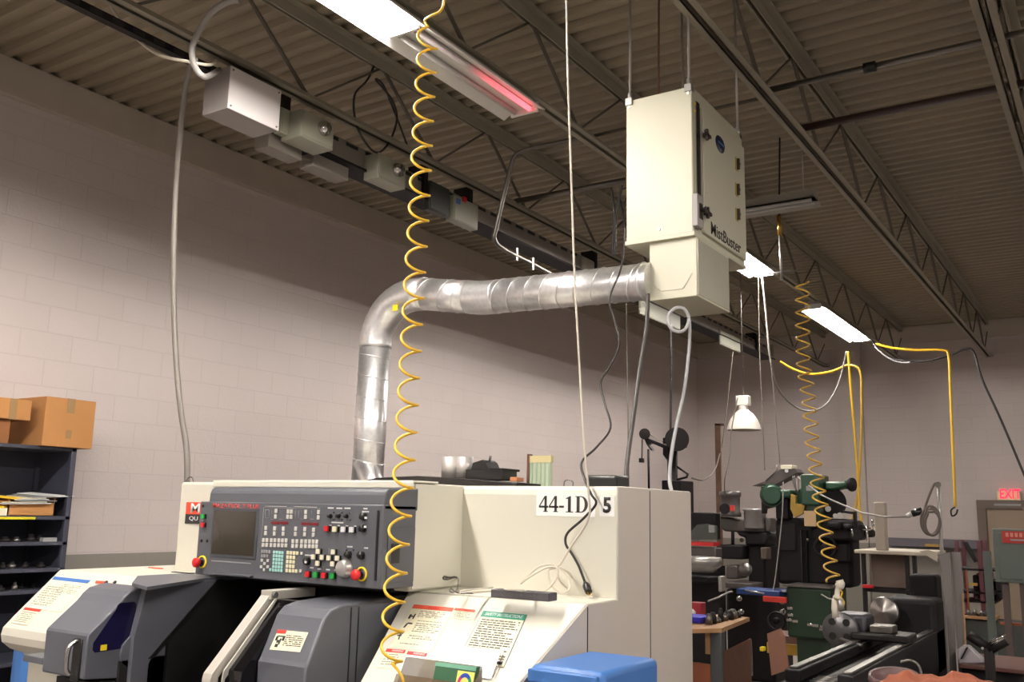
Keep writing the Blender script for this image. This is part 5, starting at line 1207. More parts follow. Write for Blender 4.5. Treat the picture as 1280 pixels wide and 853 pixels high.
tag(MB().box(*gbox(360, 260, 400, 430, 0, .1, f=g3, yy=7.4)).build('spray_bottle', pm('grey_white_plastic', (160, 156, 150), .5), None, bevel=.01, origin=g3(380, 430, 7.4)), 'pale upright bottle standing between the round pan and the grey mill', 'bottle')

# wooden bench
yb_ = 5.5
bn = thing('wooden_workbench', 'low plywood workbench with a dark lower cabinet right of the machine', 'workbench', (-2.05, 5.9, 0))
def wz(px, py): return at(px, py, 'z', .93)
P0, P1, P2, P3 = wz(850, 795), wz(901, 788), wz(938, 773), wz(912, 771)
P0 = Vector((-2.45, 5.35, 0)); 
bxa = at(855, 795, 'z', .93); bxb = at(902, 787, 'z', .93); bxc = at(937, 773, 'z', .93)
x_r = -1.98
MB().hexa([(bxa.x-.3, bxa.y, .91), (bxb.x, bxb.y, .91), (bxc.x, bxc.y, .91), (bxa.x-.3, bxc.y, .91), (bxa.x-.3, bxa.y, .935), (bxb.x, bxb.y, .935), (bxc.x, bxc.y, .935), (bxa.x-.3, bxc.y, .935)]).build('top', M_wood, bn)
MB().hexa([(bxb.x, bxb.y+.02, .3), (bxb.x+.004, bxb.y+.02, .3), (bxc.x+.004, bxc.y, .3), (bxc.x, bxc.y, .3), (bxb.x, bxb.y+.02, .80), (bxb.x+.004, bxb.y+.02, .80), (bxc.x+.004, bxc.y, .80), (bxc.x, bxc.y, .80)]).build('side_board', M_woodd, bn)
MB().box(bxa.x-.3, bxb.x-.02, bxb.y+.0, bxb.y+.03, .0, .72).build('front_board', pm('reddish_board', (150, 88, 58), .7, var=.15, scale=8), bn)
MB().box(bxb.x-.07, bxb.x, bxb.y-.01, bxb.y+.06, 0, .91).build('corner_post', pm('slate_post', (70, 72, 74), .5), bn, bevel=.003)
MB().box(bxb.x-.10, bxb.x-.07, bxb.y-.012, bxb.y+.02, .78, .91).build('corner_block', M_wood, bn)
tag(MB().box(-2.30, -2.24, bxb.y-.02, bxb.y, .45, .53).build('paper_tag', M_paper, None, origin=(-2.27, bxb.y, .45)), 'crumpled pale paper stuck on the front board of the wooden bench', 'paper')
bi = at(866, 770, 'y', 5.75); bj = at(882, 790, 'y', 5.75)
bb_ = MB(); bb_.hexa([(bi.x-.1, 5.70, .937), (bj.x-.006, 5.70, .937), (bj.x-.006, 5.85, .937), (bi.x-.1, 5.85, .937), (bi.x-.1, 5.68, bi.z), (bj.x, 5.68, bi.z), (bj.x, 5.87, bi.z), (bi.x-.1, 5.87, bi.z)])
tag(bb_.build('storage_bin', M_binb, None, bevel=.006, origin=(bi.x, 5.75, .937)), 'small bright blue plastic bin on the wooden bench', 'bin')
c = at(872, 757, 'y', 6.2); tag(MB().box(c.x-.05, c.x+.04, 6.15, 6.25, .937, c.z+.02).build('red_carton', pm('crimson_box', (140, 26, 40), .5), None, bevel=.005, origin=(c.x, 6.2, .937)), 'small crimson box behind the blue bin on the bench', 'box')
c = at(862, 765, 'y', 5.95); tag(MB().lathe([(0, 0), (.03, 0), (.03, c.z-.937), (.015, c.z-.92), (0, c.z-.92)], (c.x+.01, 5.95, .937), n=16).build('white_bottle', M_keyw, None, origin=(c.x, 5.95, .937)), 'white bottle next to the blue bin at the machine edge', 'bottle')
rnd = random.Random(3)
for i in range(8):
    c = at(886+i*5, 776-i*1.2, 'z', .96); r = rnd.uniform(.02, .035); hgt = rnd.uniform(.03, .09)
    o = MB().lathe([(0, 0), (r, 0), (r*.9, hgt*.6), (r*.5, hgt), (0, hgt)], (c.x, c.y, .937), n=12).build('tool_holder', M_dark if i % 2 else M_steel, None, origin=(c.x, c.y, .937)); tag(o, 'small dark tool part in the clutter on the wooden bench right of the blue bin', 'tool part', 'clutter on the wooden bench')

# plywood sheets leaning
def g8(x, y, yy): return at(850+x*.125, 770+y*.125, 'y', yy)
pts = [g8(870, 180, 7.2), g8(1000, 130, 7.2), g8(1040, 200, 7.2), g8(1085, 540, 7.2), g8(915, 600, 7.2)]
tag(MB().prism(pts, (0, .03, 0)).build('cardboard_sheet', pm('dull_cardboard', (150, 108, 88), .8), None, origin=g8(960, 600, 7.2)), 'upright sheet of brown cardboard leaning in front of the dark green base', 'sheet')
tag(MB().tube(spline([g8(705, 235, 6.8), g8(712, 350, 6.8), g8(720, 600, 6.8)], 4), .008, 8).build('steel_bar', M_chrome, None, origin=g8(712, 600, 6.8)), 'thin chrome bar standing between the wooden bench and the cardboard sheet', 'bar')
tag(MB().box(g8(795, 315, 7.0).x, g8(838, 350, 7.0).x, 7.0, 7.05, g8(800, 355, 7.0).z, g8(800, 312, 7.0).z).build('tape_roll', M_yring, None, bevel=.005, origin=g8(815, 350, 7.0)), 'small yellow roll beside the cardboard sheet', 'tape')
# yellow edged low platform + concrete block
c0 = g8(1080, 300, 9.0); c1 = g8(1290, 300, 9.0)
tag(MB().box(c0.x-.2, at(1030, 810, 'y', 9.0).x, 9.0, 9.05, g8(1100, 395, 9.0).z, g8(1100, 290, 9.0).z).build('yellow_board', pm('yellow_board_paint', (190, 150, 50), .6, var=.2), None, origin=c0), 'low yellow painted board under the dark green base', 'board')
tag(MB().box(c0.x-.2, at(1040, 800, 'y', 9.1).x, 9.06, 9.5, g8(1100, 290, 9.0).z, g8(1100, 205, 9.1).z).build('machine_plinth', pm('plinth_brown', (118, 92, 84), .7), None, origin=c0), 'brown plinth above the yellow board', 'plinth')

# green milling machine
yg = 8.6
gm = thing('green_milling_machine', 'big dark green horizontal milling machine behind the far yellow coil', 'milling machine', (g2(600, 400, yg).x, yg+.3, 0))
a = g2(175, 375, yg)
MB().tube([g2(185, 370, yg-.1), g2(190, 370, yg+.2)], .105, 28).build('motor', M_grn, gm)
MB().cyl(g2(185, 370, yg-.14), g2(185, 370, yg-.10), .075, .098, n=28).build('motor_end_bell', M_grn, gm)
MB().box(*gbox(210, 320, 400, 400, -.1, .2, f=g2, yy=yg)).build('drive_arm', M_grn, gm, bevel=.02)
MB().box(*gbox(235, 400, 360, 600, -.05, .1, f=g2, yy=yg)).build('belt_housing', M_mdark, gm, bevel=.01)
MB().prism([g2(85, 290, yg+.05), g2(112, 290, yg+.05), g2(120, 470, yg+.05), g2(230, 440, yg+.05), g2(235, 470, yg+.05), g2(115, 500, yg+.05), g2(110, 545, yg+.05), g2(90, 545, yg+.05)], (0, .1, 0)).build('motor_bracket', M_dark, gm)
MB().prism([g2(415, 440, yg), g2(420, 330, yg), g2(480, 280, yg), g2(560, 290, yg), g2(600, 420, yg), g2(600, 560, yg), g2(500, 560, yg)], (0, .35, 0)).build('overarm_casting', M_grn, gm, bevel=.02)
MB().box(*gbox(500, 180, 678, 470, -.15, .2, f=g2, yy=yg)).build('upper_head', M_grn, gm, bevel=.012)
for (x0q, y0q, x1q, y1q, dq) in ((1000, 640, 1060, 720, -.1), (1060, 690, 1150, 770, -.05), (900, 640, 980, 700, -.18), (760, 620, 880, 690, -.2)):
    MB().box(*gbox(x0q, y0q, x1q, y1q, dq, dq+.12, f=g2, yy=yg)).build('gear_case', M_mdark, gm, bevel=.02)
for (x0q, y0q, x1q, y1q) in ((1080, 660, 1085, 800), (1130, 600, 1150, 700), (520, 780, 530, 800), (940, 690, 950, 760), (1040, 700, 1120, 690)):
    MB().tube([g2(x0q, y0q, yg-.2), g2(x1q, y1q, yg-.2)], .01, 8).build('control_lever', M_chrome, gm)
MB().cyl(g2(980, 740, yg-.2), g2(980, 740, yg-.1), .05, n=20).build('feed_dial', M_dark, gm)
MB().box(*gbox(535, 380, 690, 680, -.12, .1, f=g2, yy=yg)).build('head_column', M_grnd, gm, bevel=.012)
MB().prism([g2(680, 240, yg), g2(900, 250, yg), g2(900, 295, yg), g2(760, 325, yg), g2(680, 320, yg)], (0, .18, 0)).build('horn', M_grn, gm, bevel=.02)
MB().tube([g2(880, 272, yg+.05), g2(935, 272, yg+.05)], [.04, .042], 20).build('horn_neck', M_grn, gm)
MB().lathe([(.0, 0), (.058, 0), (.062, .015), (.058, .03), (.0, .03)], g2(925, 272, yg-.02), (1, -.35, 0), 26).build('horn_flange', M_dark, gm)
MB().cyl(g2(740, 440, yg+.05), g2(740, 440, yg+.18), .135, n=32).build('bull_gear_cover', M_mdark, gm)
for x, y, r in ((715, 500, .026), (783, 565, .02), (828, 565, .028)):
    MB().cyl(g2(x, y, yg-.02), g2(x, y, yg+.06), r, n=16).build('round_cap', M_keyw, gm)
MB().prism([g2(365, 360, yg-.12), g2(410, 380, yg-.12), g2(410, 450, yg-.12), g2(500, 460, yg-.12), g2(480, 540, yg-.12), g2(400, 585, yg-.12), g2(360, 500, yg-.12)], (0, .05, 0)).build('belt_guard', M_ochre, gm)
nt_ = MB().box(*gbox(535, 520, 650, 665, -.155, -.15, f=g2, yy=yg)).build('paper_note', pm('note_tan', (200, 170, 128), .6), gm)
MB().box(*gbox(555, 290, 620, 335, -.155, -.15, f=g2, yy=yg)).build('head_label', M_keyg, gm)
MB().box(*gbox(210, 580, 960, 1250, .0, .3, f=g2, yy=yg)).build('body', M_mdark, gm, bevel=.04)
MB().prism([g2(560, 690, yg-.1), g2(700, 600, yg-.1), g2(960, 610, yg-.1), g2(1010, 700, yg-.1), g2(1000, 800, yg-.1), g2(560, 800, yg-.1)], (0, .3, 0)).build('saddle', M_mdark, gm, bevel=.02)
MB().box(*gbox(240, 640, 420, 900, -.02, .0, f=g2, yy=yg)).build('access_door', M_dark, gm, bevel=.01)
for xq in (470, 520): MB().box(*gbox(xq, 700, xq+22, 1240, -.05, .0, f=g2, yy=yg)).build('slideway', M_steel if xq == 470 else M_mdark, gm, bevel=.004)
MB().lathe([(.085, 0), (.1, .01), (.085, .025), (.075, .012), (.085, 0)], g2(690, 860, yg-.12), (.2, -1, 0), 28).lathe([(0, .03), (.03, .03), (.035, 0), (0, 0)], g2(690, 860, yg-.12), (.2, -1, 0), 16).tube([g2(640, 860, yg-.13), g2(740, 860, yg-.13)], .01, 8).tube([g2(690, 810, yg-.13), g2(690, 910, yg-.13)], .01, 8).build('feed_wheel', M_dark, gm)
MB().box(*gbox(760, 820, 930, 1000, -.08, .0, f=g2, yy=yg)).build('electrical_case', M_mdark, gm, bevel=.012)
MB().box(*gbox(790, 850, 830, 880, -.085, -.08, f=g2, yy=yg)).build('case_label', M_redpr, gm)
for k_, (xa_, xb_) in enumerate(((385, 420), (400, 415), (430, 440))):
    MB().tube(spline([g2(xa_, 190, yg+.1), g2(xa_+6, 260, yg+.05), g2(xb_, 330, yg-.02)], 4), .007, 6).build('motor_lead', M_cabk, gm)
MB().tube([g2(860, 525, yg-.1), g2(960, 540, yg-.1)], .012, 8).build('lever', M_dark, gm)
MB().box(*gbox(975, 525, 1003, 620, -.1, -.04, f=g2, yy=yg)).build('stop_post', M_dark, gm)
def g4(x, y, yy): return at(960+x*.2028, 680+y*.2028, 'y', yy)
a = g4(110, 262, 8.2); b = g4(390, 270, 8.2); c = g4(110, 575, 8.2)
MB().box(a.x, b.x, 8.2, 8.7, c.z, a.z).build('green_base', M_grnd, gm, bevel=.02)
MB().box(a.x-.02, b.x, 8.18, 8.72, a.z, a.z+.012).build('chip_tray_rim', M_mgrey, gm)
MB().box(a.x+.05, b.x-.05, 8.3, 8.7, 0, c.z).build('pedestal', M_grnd, gm)
for (x, y) in ((132, 398), (135, 440), (128, 470), (165, 478), (255, 500), (290, 506), (335, 512), (330, 530)):
    MB().box(g4(x, y, 8.19).x-.02, g4(x, y, 8.19).x+.03, 8.185, 8.2, g4(x, y, 8.19).z-.012, g4(x, y, 8.19).z+.012).build('chrome_fitting', M_chrome, gm, bevel=.003)

# engine lathe (bed along y)
el_ = thing('engine_lathe', 'old dark engine lathe with a chrome faceplate, bed running away from the viewer', 'lathe', (-1.3, 5.4, 0))
xb0, xb1 = -1.36, -1.06; zb2 = .93
MB().box(xb0, xb0+.07, 4.35, 6.7, zb2-.05, zb2).box(xb1-.07, xb1, 4.35, 6.7, zb2-.05, zb2).box(xb0+.07, xb1-.07, 4.35, 6.7, zb2-.2, zb2-.06).box(xb0, xb0+.05, 4.35, 6.7, zb2-.25, zb2-.05).box(xb1-.05, xb1, 4.35, 6.7, zb2-.25, zb2-.05).build('bed', M_mdark, el_, bevel=.006)
MB().box(xb0+.015, xb0+.05, 4.38, 6.6, zb2, zb2+.012).box(xb1-.05, xb1-.015, 4.38, 6.6, zb2, zb2+.012).build('ways', M_steel, el_, bevel=.003)
MB().box(xb0+.02, xb1-.02, 4.45, 4.8, 0, zb2-.25).build('leg', M_mdark, el_, bevel=.02)
MB().box(xb0+.02, xb1-.02, 6.0, 6.5, 0, zb2-.25).build('leg', M_mdark, el_, bevel=.02)
# tailstock / steady with 4 hole face
tc_ = at(1058, 787, 'y', 5.6)
MB().lathe([(0, .03), (.09, .03), (.098, .02), (.098, 0), (.09, -.05), (0, -.05)], (tc_.x-.03, 5.6, tc_.z-.005), (0, -1, 0), 36).build('steady_ring', pm('cast_grey', (104, 102, 104), .35, .7), el_)
for k in range(4):
    a_ = math.pi/4+k*math.pi/2; MB().cyl((tc_.x-.03+.055*math.cos(a_), 5.572, tc_.z+.055*math.sin(a_)), (tc_.x-.03+.055*math.cos(a_), 5.565, tc_.z+.055*math.sin(a_)), .02, n=16).build('ring_hole', M_black, el_)
MB().box(tc_.x-.08, tc_.x+.10, 5.63, 5.85, zb2, tc_.z+.08).build('tailstock', pm('cast_slate', (62, 62, 68), .4, .3), el_, bevel=.02)
MB().box(xb0-.0, xb1+.0, 5.55, 5.8, zb2+.012, zb2+.05).build('saddle', M_dark, el_, bevel=.01)
hc = at(1106, 765, 'y', 6.3)
MB().lathe([(0, .03), (.015, .03), (.02, .022), (.085, .02), (.09, .012), (.09, -.01), (.065, -.02), (.05, -.08), (0, -.08)], (hc.x, 6.3, hc.z), (-.25, -1, 0), 40).build('faceplate', pm('polished_chuck', (190, 186, 182), .28, .95), el_)
MB().box(xb0-.0, xb1+.0, 6.4, 6.75, .1, at(1120, 748, 'y', 6.4).z).build('headstock', M_mdark, el_, bevel=.03)
MB().box(at(1136, 718, 'y', 6.75).x, at(1170, 718, 'y', 6.75).x, 6.75, 6.95, .05, at(1135, 718, 'y', 6.75).z).build('gear_cabinet', pm('near_black_cabinet', (22, 19, 21), .6, spec=.15), el_, bevel=.02)
MB().box(xb0-.2, xb1+.2, 4.3, 6.3, .42, .45).build('chip_pan', M_mdark, el_, bevel=.004)
for i in range(4):
    MB().tube([(xb0+.09, 4.42+i*.05, zb2-.055), (xb1-.09, 4.44+i*.05, zb2-.055)], .01, 6).build('cross_rib', M_steel, el_)
MB().lathe([(.05, 0), (.06, .008), (.05, .016), (.043, .008), (.05, 0)], (xb0-.03, 5.68, zb2-.12), (-1, 0, 0), 24).tube([(xb0-.04, 5.63, zb2-.12), (xb0-.04, 5.73, zb2-.12)], .006, 6).build('carriage_handwheel', M_chrome, el_)
MB().box(xb0-.04, xb0+.0, 5.56, 5.8, zb2-.2, zb2+.012).build('apron', M_mdark, el_, bevel=.01)
MB().box(-1.27, -1.15, 5.6, 5.74, zb2+.05, zb2+.09).build('cross_slide', M_steel, el_, bevel=.006)
MB().tube([(xb0-.02, 4.5, zb2-.16), (xb0-.02, 6.4, zb2-.16)], .012, 8).build('lead_screw', M_steel, el_)
MB().tube([at(1050, 800, 'y', 5.5), at(1078, 808, 'y', 5.45)], .012, 8).build('clamp_lever', M_steel, el_)

# tall thin grey panel
a = at(1172, 690, 'y', 6.6); b = at(1186, 690, 'y', 6.6); c = at(1200, 690, 'y', 6.6)
gp_ = thing('tall_grey_panel', 'tall narrow grey sheet metal panel standing right of the dark lathe cabinet', 'panel', (b.x, 6.6, 0))
sp_ = spline([(a.x, 6.6, a.z-.02), (a.x+.02, 6.6, 1.3), (a.x+.035, 6.6, .9), (a.x+.02, 6.6, .0)], 4)
mb = MB(); pr = [(p.x, p.z) for p in sp_]+[(b.x, 0), (b.x+.01, a.z)]
mb.pxz(pr, 6.58, 6.6).build('front_sheet', M_curt, gp_)
MB().box(b.x+.012, c.x, 6.62, 6.64, 0, a.z).build('rear_sheet', M_curt, gp_)
MB().box(c.x-.006, c.x+.002, 6.60, 6.62, .6, 1.15).build('wood_edge', M_wood, gp_)
# thin pole + cable coil
yp = 7.5
def p2(x, y, yy=yp): return at(1040+x*.1875, 560+y*.1875, 'y', yy)
po = thing('cable_pole', 'thin grey upright pole with a hooked top, right of the weathered post', 'pole', (p2(715, 700).x, yp, 0))
MB().tube([(p2(720, 700).x, yp, 0), p2(722, 500), p2(708, 245)], .013, 10).build('pole', M_rod, po)
MB().cyl(p2(706, 246, yp-.03), p2(706, 246, yp+.03), .022, n=14).build('pole_hook', M_steel, po)
cc_ = [p2(706, 240), p2(690, 235), p2(670, 265), p2(640, 340), p2(620, 400)]
th0 = 0
for tn in range(3):
    for k in range(12):
        a_ = math.pi*.75+2*math.pi*k/12; rx = 62-tn*6; ry = 95-tn*8; cc_.append(p2(655+tn*8+rx*math.cos(a_), 485+tn*10-ry*math.sin(a_), yp-.03-.01*tn))
cc_ += [p2(600, 420, yp), p2(560, 435, yp)]
co = thing('coiled_cable', 'grey cable coiled in loops and hung from the thin pole', 'cable', p2(655, 480))
MB().tube(spline(cc_, 4), .009, 8).build('loops', pm('grey_cable_sheath', (98, 88, 82), .5), co)
MB().tube([p2(600, 420), p2(535, 440)], .026, 12).build('socket', M_black, co)
MB().tube([p2(535, 440), p2(500, 458)], .02, 12).build('plug', M_keyw, co)
cable('stretched_cord', [p2(505, 460), p2(355, 462), p2(200, 435, 7.8), p2(0, 350, 8.2), g2(650, 370, 8.3), g2(430, 200, 8.6)], .007, pm('grey_cord', (150, 145, 140), .5), 'thin cord stretched from the coil past the weathered post up to the shop lamp', smooth=False)
# weathered square post
a = at(1093, 628, 'y', 8.0); b = at(1106, 628, 'y', 8.0)
pw = MB().box(a.x, b.x, 7.97, 8.07, p2(360, 678, 8.3).z, a.z).build('weathered_post', pm('weathered_grey_wood', (176, 164, 150), .8, var=.1), None, bevel=.008, origin=((a.x+b.x)/2, 8, p2(360, 678, 8.3).z)); tag(pw, 'short weathered grey post standing on the pale bench top', 'post')

# pale workbench with hood behind the lathe
yw = 8.3
wb = thing('pale_workbench', 'workbench with a pale top and brown backing behind the lathe faceplate', 'workbench', (p2(500, 700, yw).x, yw, 0))
a = p2(215, 675, yw); b = p2(705, 700, yw)
zt4 = p2(360, 678, yw).z
MB().box(a.x, b.x, yw-.35, yw+.4, zt4-.03, zt4+.0).build('top', pm('pale_bench_top', (188, 178, 160), .5), wb, bevel=.008)
MB().prism([p2(580, 690, yw-.36), p2(700, 760, yw-.36), p2(705, 700, yw-.36), p2(640, 682, yw-.36)], (0, .03, 0)).build('curved_end', pm('pale_bench_top', (188, 178, 160), .5), wb)
MB().box(p2(275, 700, yw).x, p2(525, 700, yw).x, yw-.1, yw-.06, p2(300, 920, yw).z, zt4-.03).build('backing_sheet', pm('brown_grey_sheet', (122, 104, 92), .7), wb)
for x in (250, 530, 580): MB().box(p2(x, 700, yw).x, p2(x+22, 700, yw).x, yw-.3, yw-.25, 0, zt4-.03).build('leg', M_dark, wb)
MB().box(p2(275, 900, yw).x, p2(640, 900, yw).x, yw-.32, yw+.3, p2(300, 945, yw).z, p2(300, 920, yw).z).build('lower_shelf', M_mdark, wb)
for xa_, xb_, lb_ in ((198, 262, 'left'),):
    c = g4(580, 262, 7.9); tag(MB().box(c.x, c.x+.08, 7.9, 7.95, c.z-.012, c.z+.012).build('red_tool', M_red, None, bevel=.003, origin=c), 'thin red handled tool left of the brown sheet', 'tool')

# dark blue-grey ledge along the back wall & bench
def r2(x, y, yy): return at(1040+x*.1875, 560+y*.1875, 'y', yy)
a = r2(360, 600, 16.2); b = r2(985, 610, 16.2)
tag(MB().box(a.x, b.x, 16.2, 16.55, a.z-.5 if False else r2(360, 655, 16.2).z, a.z).build('wall_duct', pm('slate_trunking', (96, 92, 100), .6), None, bevel=.01, origin=(a.x, 16.4, a.z)), 'long slate coloured trunking along the foot of the far wall', 'trunking')
tag(MB().box(r2(620, 645, 16.15).x, r2(712, 645, 16.15).x, 16.15, 16.2, r2(620, 658, 16.15).z, r2(620, 642, 16.15).z).build('yellow_bar', M_ochre, None, origin=(r2(620, 645, 16.15).x, 16.17, 1.2)), 'small yellow bar in front of the slate trunking', 'bar')

# storage rack with maroon posts
yr = 11.0
def r5(x, y, yy=yr): return at(1150+x*.2028, 680+y*.2028, 'y', yy)
rk = thing('storage_rack', 'maroon steel storage rack with odds and ends, left of the green grey cabinet', 'rack', (r5(340, 300).x, yr, 0))
for x, w, m_ in ((228, 22, M_maroon), (365, 25, M_maroon)):
    ztp = at(1150+x*.2028, 676, 'y', yr).z
    MB().box(r5(x, 100).x, r5(x+w, 100).x, yr-.1, yr-.05, 0, ztp).build('post', m_, rk)
    MB().box(r5(x, 100).x, r5(x+w, 100).x, yr+.35, yr+.4, 0, ztp).build('post', m_, rk)
MB().prism([at(1202, 678, 'y', yr), at(1209, 678, 'y', yr), at(1222, 702, 'y', yr), at(1218, 704, 'y', yr)], (0, .03, 0)).build('brace', M_dark, rk)
for y in (150, 290, 345): MB().box(r5(240, y).x, r5(470, y).x, yr-.1, yr+.4, r5(300, y+12).z, r5(300, y).z).build('shelf', M_mdark, rk)
tag(MB().box(r5(292, 170).x, r5(318, 420).x, yr-.14, yr-.11, r5(300, 420).z, r5(300, 160).z).build('orange_board', pm('orange_brown_plank', (140, 72, 40), .6), None, origin=r5(305, 420, yr-.14)), 'upright orange brown plank leaning on the storage rack', 'plank')
tag(MB().box(r5(318, 235).x, r5(365, 250).x, yr-.15, yr-.11, r5(300, 252).z, r5(300, 236).z).build('yellow_tool', M_ochre, None, origin=r5(340, 250, yr-.15)), 'small yellow tool hanging on the storage rack beside the plank', 'tool')
rnd = random.Random(12); rc_ = [M_mdark, M_maroon, M_shelf, M_mgrey, M_dark]
for si, y in enumerate((290, 345)):
    for i in range(5):
        x = 330+i*26; hgt = rnd.uniform(.1, .22) if si == 0 else rnd.uniform(.05, .1); c = r5(x, y)
        tag(MB().box(c.x, c.x+.1, yr, yr+.2, c.z, c.z+hgt).build('storage_box', rc_[(i+si) % 5], None, bevel=.006, origin=(c.x, yr, c.z)), 'dark box on the %s shelf of the maroon storage rack' % ('upper' if si == 0 else 'lower'), 'box', 'boxes on the storage rack')
a = r5(240, 440, 10.6); b = r5(466, 450, 10.6)
ty = thing('tool_table', 'narrow wooden tray table full of small bits in front of the storage rack', 'table', ((a.x+b.x)/2, 10.7, 0))
MB().box(a.x, b.x, 10.6, 10.95, r5(300, 462, 10.6).z, r5(300, 445, 10.6).z).build('top', M_wood, ty)
MB().box(a.x+.02, b.x+.25, 10.62, 10.95, 0, r5(300, 468, 10.6).z).build('cabinet', pm('drab_green_cabinet', (62, 66, 62), .5), ty, bevel=.01)
rnd = random.Random(15)
for i in range(10):
    c = r5(255+i*21, 445, 10.65); hgt = rnd.uniform(.02, .06)
    tag(MB().lathe([(0, 0), (.018, 0), (.02, hgt*.6), (.012, hgt), (0, hgt)], (c.x, 10.66, r5(300, 445, 10.6).z), n=10).build('small_part', rc_[i % 5] if i % 2 else M_steel, None, origin=(c.x, 10.66, r5(300, 445, 10.6).z)), 'small part on the narrow wooden tray table', 'small part', 'parts on the tray table')

# green grey cabinet with red sign
yk = 9.0
a = at(1240, 661, 'y', yk); b = at(1283, 661, 'y', yk); c = at(1240, 728, 'y', yk)
gc = thing('electrical_cabinet', 'green grey electrical cabinet with a red sign at the right edge', 'cabinet', (a.x+.2, yk+.15, 0))
MB().box(a.x, a.x+.55, yk, yk+.3, c.z, a.z).build('cabinet_box', M_ely, gc, bevel=.008)
MB().box(a.x+.035, a.x+.52, yk-.008, yk, c.z+.03, a.z-.03).build('door', M_ely, gc, bevel=.004)
s0 = at(1252, 664, 'y', yk-.01)
s1 = at(1283, 680, 'y', yk-.01)
sg2 = MB().box(s0.x, s0.x+.27, yk-.012, yk-.008, s1.z, s0.z).build('warning_sign', pm('sign_red_brown', (176, 48, 36), .5), gc)
lt = MB()
for i in range(6): xx = s0.x+.028+i*.034; lt.box(xx, xx+.022, yk-.0135, yk-.012, (s0.z+s1.z)/2+.002, (s0.z+s1.z)/2+.036)
lt.build('faded_lettering', pm('sign_lettering', (206, 140, 120), .5), sg2)
MB().box(s0.x+.06, s0.x+.18, yk-.0135, yk-.012, s1.z+.02, s1.z+.034).build('sign_bar', M_keyg, sg2)
for xx in (a.x+.04, a.x+.17): MB().box(xx, xx+.05, yk+.05, yk+.1, 0, c.z).build('stand_leg', pm('stand_leg_brown', (84, 70, 66), .5), gc)
MB().box(a.x, a.x+.5, yk+.1, yk+.14, c.z-.35, c.z-.33).build('stand_rail', pm('copper_rail', (160, 80, 50), .4), gc)
tag(MB().box(a.x-.12, a.x-.06, yk+.3, yk+.36, 0, at(1235, 690, 'y', yk+.3).z).build('floor_post', M_ely, None, origin=(a.x-.1, yk+.3, 0)), 'grey green upright immediately left of the electrical cabinet', 'post')

# chrome clamp / vise at lower right
yv = 6.2
vs = thing('drill_vise', 'dark machine arm with two bright chrome bars at the lower right', 'vise', r5(420, 640, yv))
MB().tube([r5(300, 560, yv), r5(420, 640, yv)], .03, 14).build('dark_arm', M_dark, vs)
MB().tube([r5(420, 650, yv), r5(530, 590, yv)], .034, 14).build('dark_arm', M_dark, vs)
MB().tube([r5(422, 620, yv-.03), r5(525, 562, yv-.03)], .006, 10).build('chrome_bar', M_chrome, vs)
MB().tube([r5(428, 630, yv-.03), r5(516, 580, yv-.03)], .009, 10).build('chrome_bar', M_chrome, vs)
MB().box(r5(395, 640, yv).x, r5(450, 640, yv).x, yv-.03, yv+.06, .0, r5(400, 640, yv).z).build('stand', M_dark, vs, bevel=.006)
MB().cyl(r5(385, 645, yv-.04), r5(385, 645, yv-.03), .008, n=10).build('screw', M_chrome, vs)
pts = [r5(230, 650, 6.5), r5(262, 630, 6.5), r5(300, 632, 6.5), r5(395, 720, 6.5), r5(395, 738, 6.5), r5(235, 745, 6.5)]
ps = thing('curved_shield', 'light grey curved plastic shield crossed by a black strap at the lower right', 'shield', r5(310, 738, 6.5))
MB().prism(pts, (0, .08, 0)).build('shield', pm('light_grey_plastic', (168, 162, 166), .35), ps, bevel=.01)
MB().prism([r5(285, 640, 6.49), r5(300, 635, 6.49), r5(262, 710, 6.49), r5(250, 710, 6.49)], (0, -.01, 0)).build('strap', M_black, ps)
tb2 = thing('work_table', 'dark red brown table edge under the grey plastic shield', 'table', (r5(420, 780, 6.4).x, 6.6, 0))
MB().box(r5(240, 745, 6.4).x, r5(640, 765, 6.4).x, 6.4, 7.0, r5(300, 772, 6.4).z, r5(300, 748, 6.4).z).build('table_top', pm('red_brown_top', (92, 58, 48), .5), tb2, bevel=.004)
MB().box(r5(250, 780, 6.4).x, r5(640, 780, 6.4).x, 6.45, 6.95, 0, r5(300, 772, 6.4).z).build('table_base', M_mdark, tb2)

# orange brown cloth heap in the foreground bottom right (draped over a cart)
def cloth():
    mb = MB(); nx, ny = 60, 18; yc_ = 4.1
    zb_ = at(1185, 857, 'y', yc_).z; g = []
    xs0, xs1 = at(1098, 855, 'y', yc_).x, at(1300, 855, 'y', yc_).x
    bumps = [(1133, .5, 14, .036), (1200, .5, 20, .050), (1228, .45, 16, .026), (1165, .55, 12, .020), (1260, .5, 14, .008)]
    for j in range(ny+1):
        row = []
        for i in range(nx+1):
            u, v = i/nx, j/ny; px = 1098+202*u; z = zb_
            for bp, bv, bs, bh in bumps: z += bh*math.exp(-((px-bp)/bs)**2-((v-bv)/.32)**2)
            z += .004*math.sin(47*u+9*v)+.004*math.sin(23*u-19*v)
            z -= .10*(max(0, abs(u-.5)-.45)/.05)**1.5+.12*(max(0, abs(v-.5)-.38)/.12)**1.5
            row.append(mb.bm.verts.new((xs0+(xs1-xs0)*u, yc_-.22+.44*v, z)))
        g.append(row)
    for j in range(ny):
        for i in range(nx):
            f = mb.bm.faces.new([g[j][i], g[j][i+1], g[j+1][i+1], g[j+1][i]]); f.smooth = True
    return mb
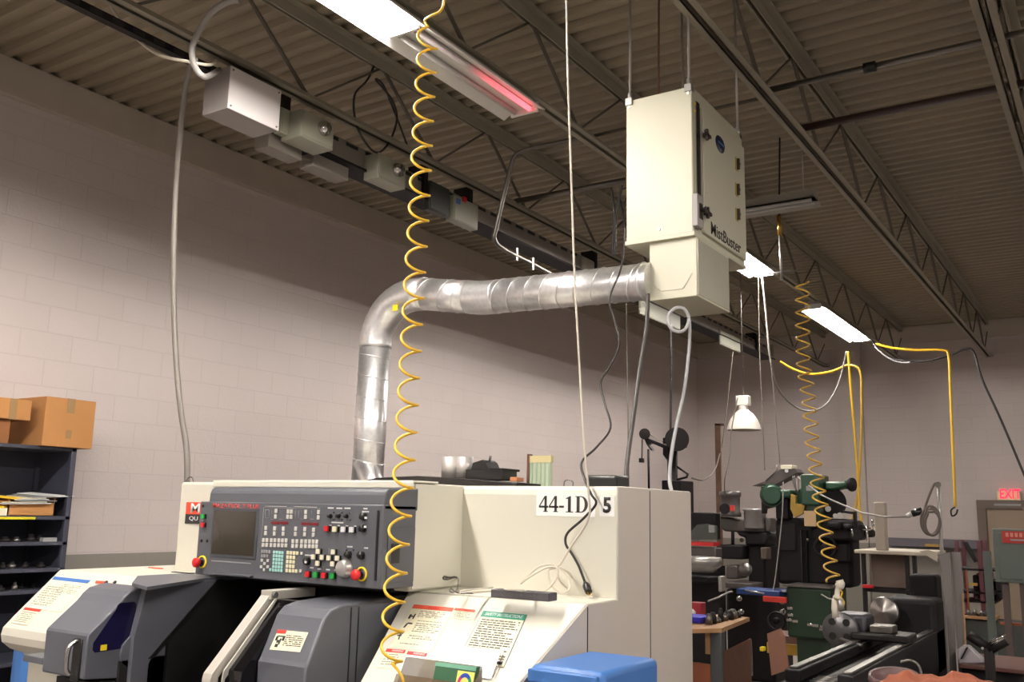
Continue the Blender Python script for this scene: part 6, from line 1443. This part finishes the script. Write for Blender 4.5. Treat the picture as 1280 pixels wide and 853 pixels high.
cl = cloth().build('cloth_heap', M_fab, None, origin=(-.6, 4.1, .9)); tag(cl, 'crumpled orange brown cloth heaped at the bottom right of the photo', 'cloth')
sm_ = cl.modifiers.new('thickness', 'SOLIDIFY'); sm_.thickness = .006
ct = thing('cart', 'dark cart under the orange brown cloth at the bottom right', 'cart', (-.68, 3.96, 0))
MB().box(-.86, -.30, 3.9, 4.3, .86, at(1185, 857, 'y', 4.1).z-.012).build('cart_top', M_mdark, ct, bevel=.006)
for xx in (-.85, -.35):
    for yy in (3.91, 4.25): MB().box(xx, xx+.04, yy, yy+.04, 0, .86).build('leg', M_mdark, ct)
rb_ = MB().lathe([(.0, .0), (.09, .0), (.105, .03), (.10, .055), (.085, .05), (.08, .02), (0, .02)], at(1118, 846, 'y', 4.35)+Vector((0, 0, -.045)), (0, -.2, 1), 28).build('leather_pad', pm('dark_leather', (84, 60, 60), .5), None, origin=at(1118, 846, 'y', 4.35)); tag(rb_, 'dark round rimmed pad just left of the orange brown cloth', 'pad')
cable('curved_tube', [at(1126, 828, 'y', 5.0), at(1138, 826, 'y', 5.0), at(1148, 832, 'y', 5.0), at(1152, 845, 'y', 5.0), at(1152, 860, 'y', 5.0)], .006, M_hoseg, 'thin curved grey tube behind the dark round pad', 'tube')

# ------------------------------------------------------------------ camera, world, view
cam = bpy.data.cameras.new('camera'); co_ = bpy.data.objects.new('camera', cam); COL.objects.link(co_)
cam.sensor_fit = 'HORIZONTAL'; cam.sensor_width = 36; cam.lens = 36*FPX/1280
rot = Matrix((CR, CU, -CF)).transposed()
co_.matrix_world = Matrix.Translation(CC) @ rot.to_4x4()
cam.clip_start = .05; cam.clip_end = 100
SC.camera = co_
w = bpy.data.worlds.new('world'); SC.world = w; w.use_nodes = True
bg = w.node_tree.nodes['Background']; bg.inputs[0].default_value = lin((225, 211, 202)); bg.inputs[1].default_value = .36
vs_ = SC.view_settings; SC.display_settings.display_device = 'sRGB'
vs_.view_transform = 'Standard'; vs_.look = 'None'; vs_.gamma = 1; vs_.use_curve_mapping = False; vs_.exposure = 0.6
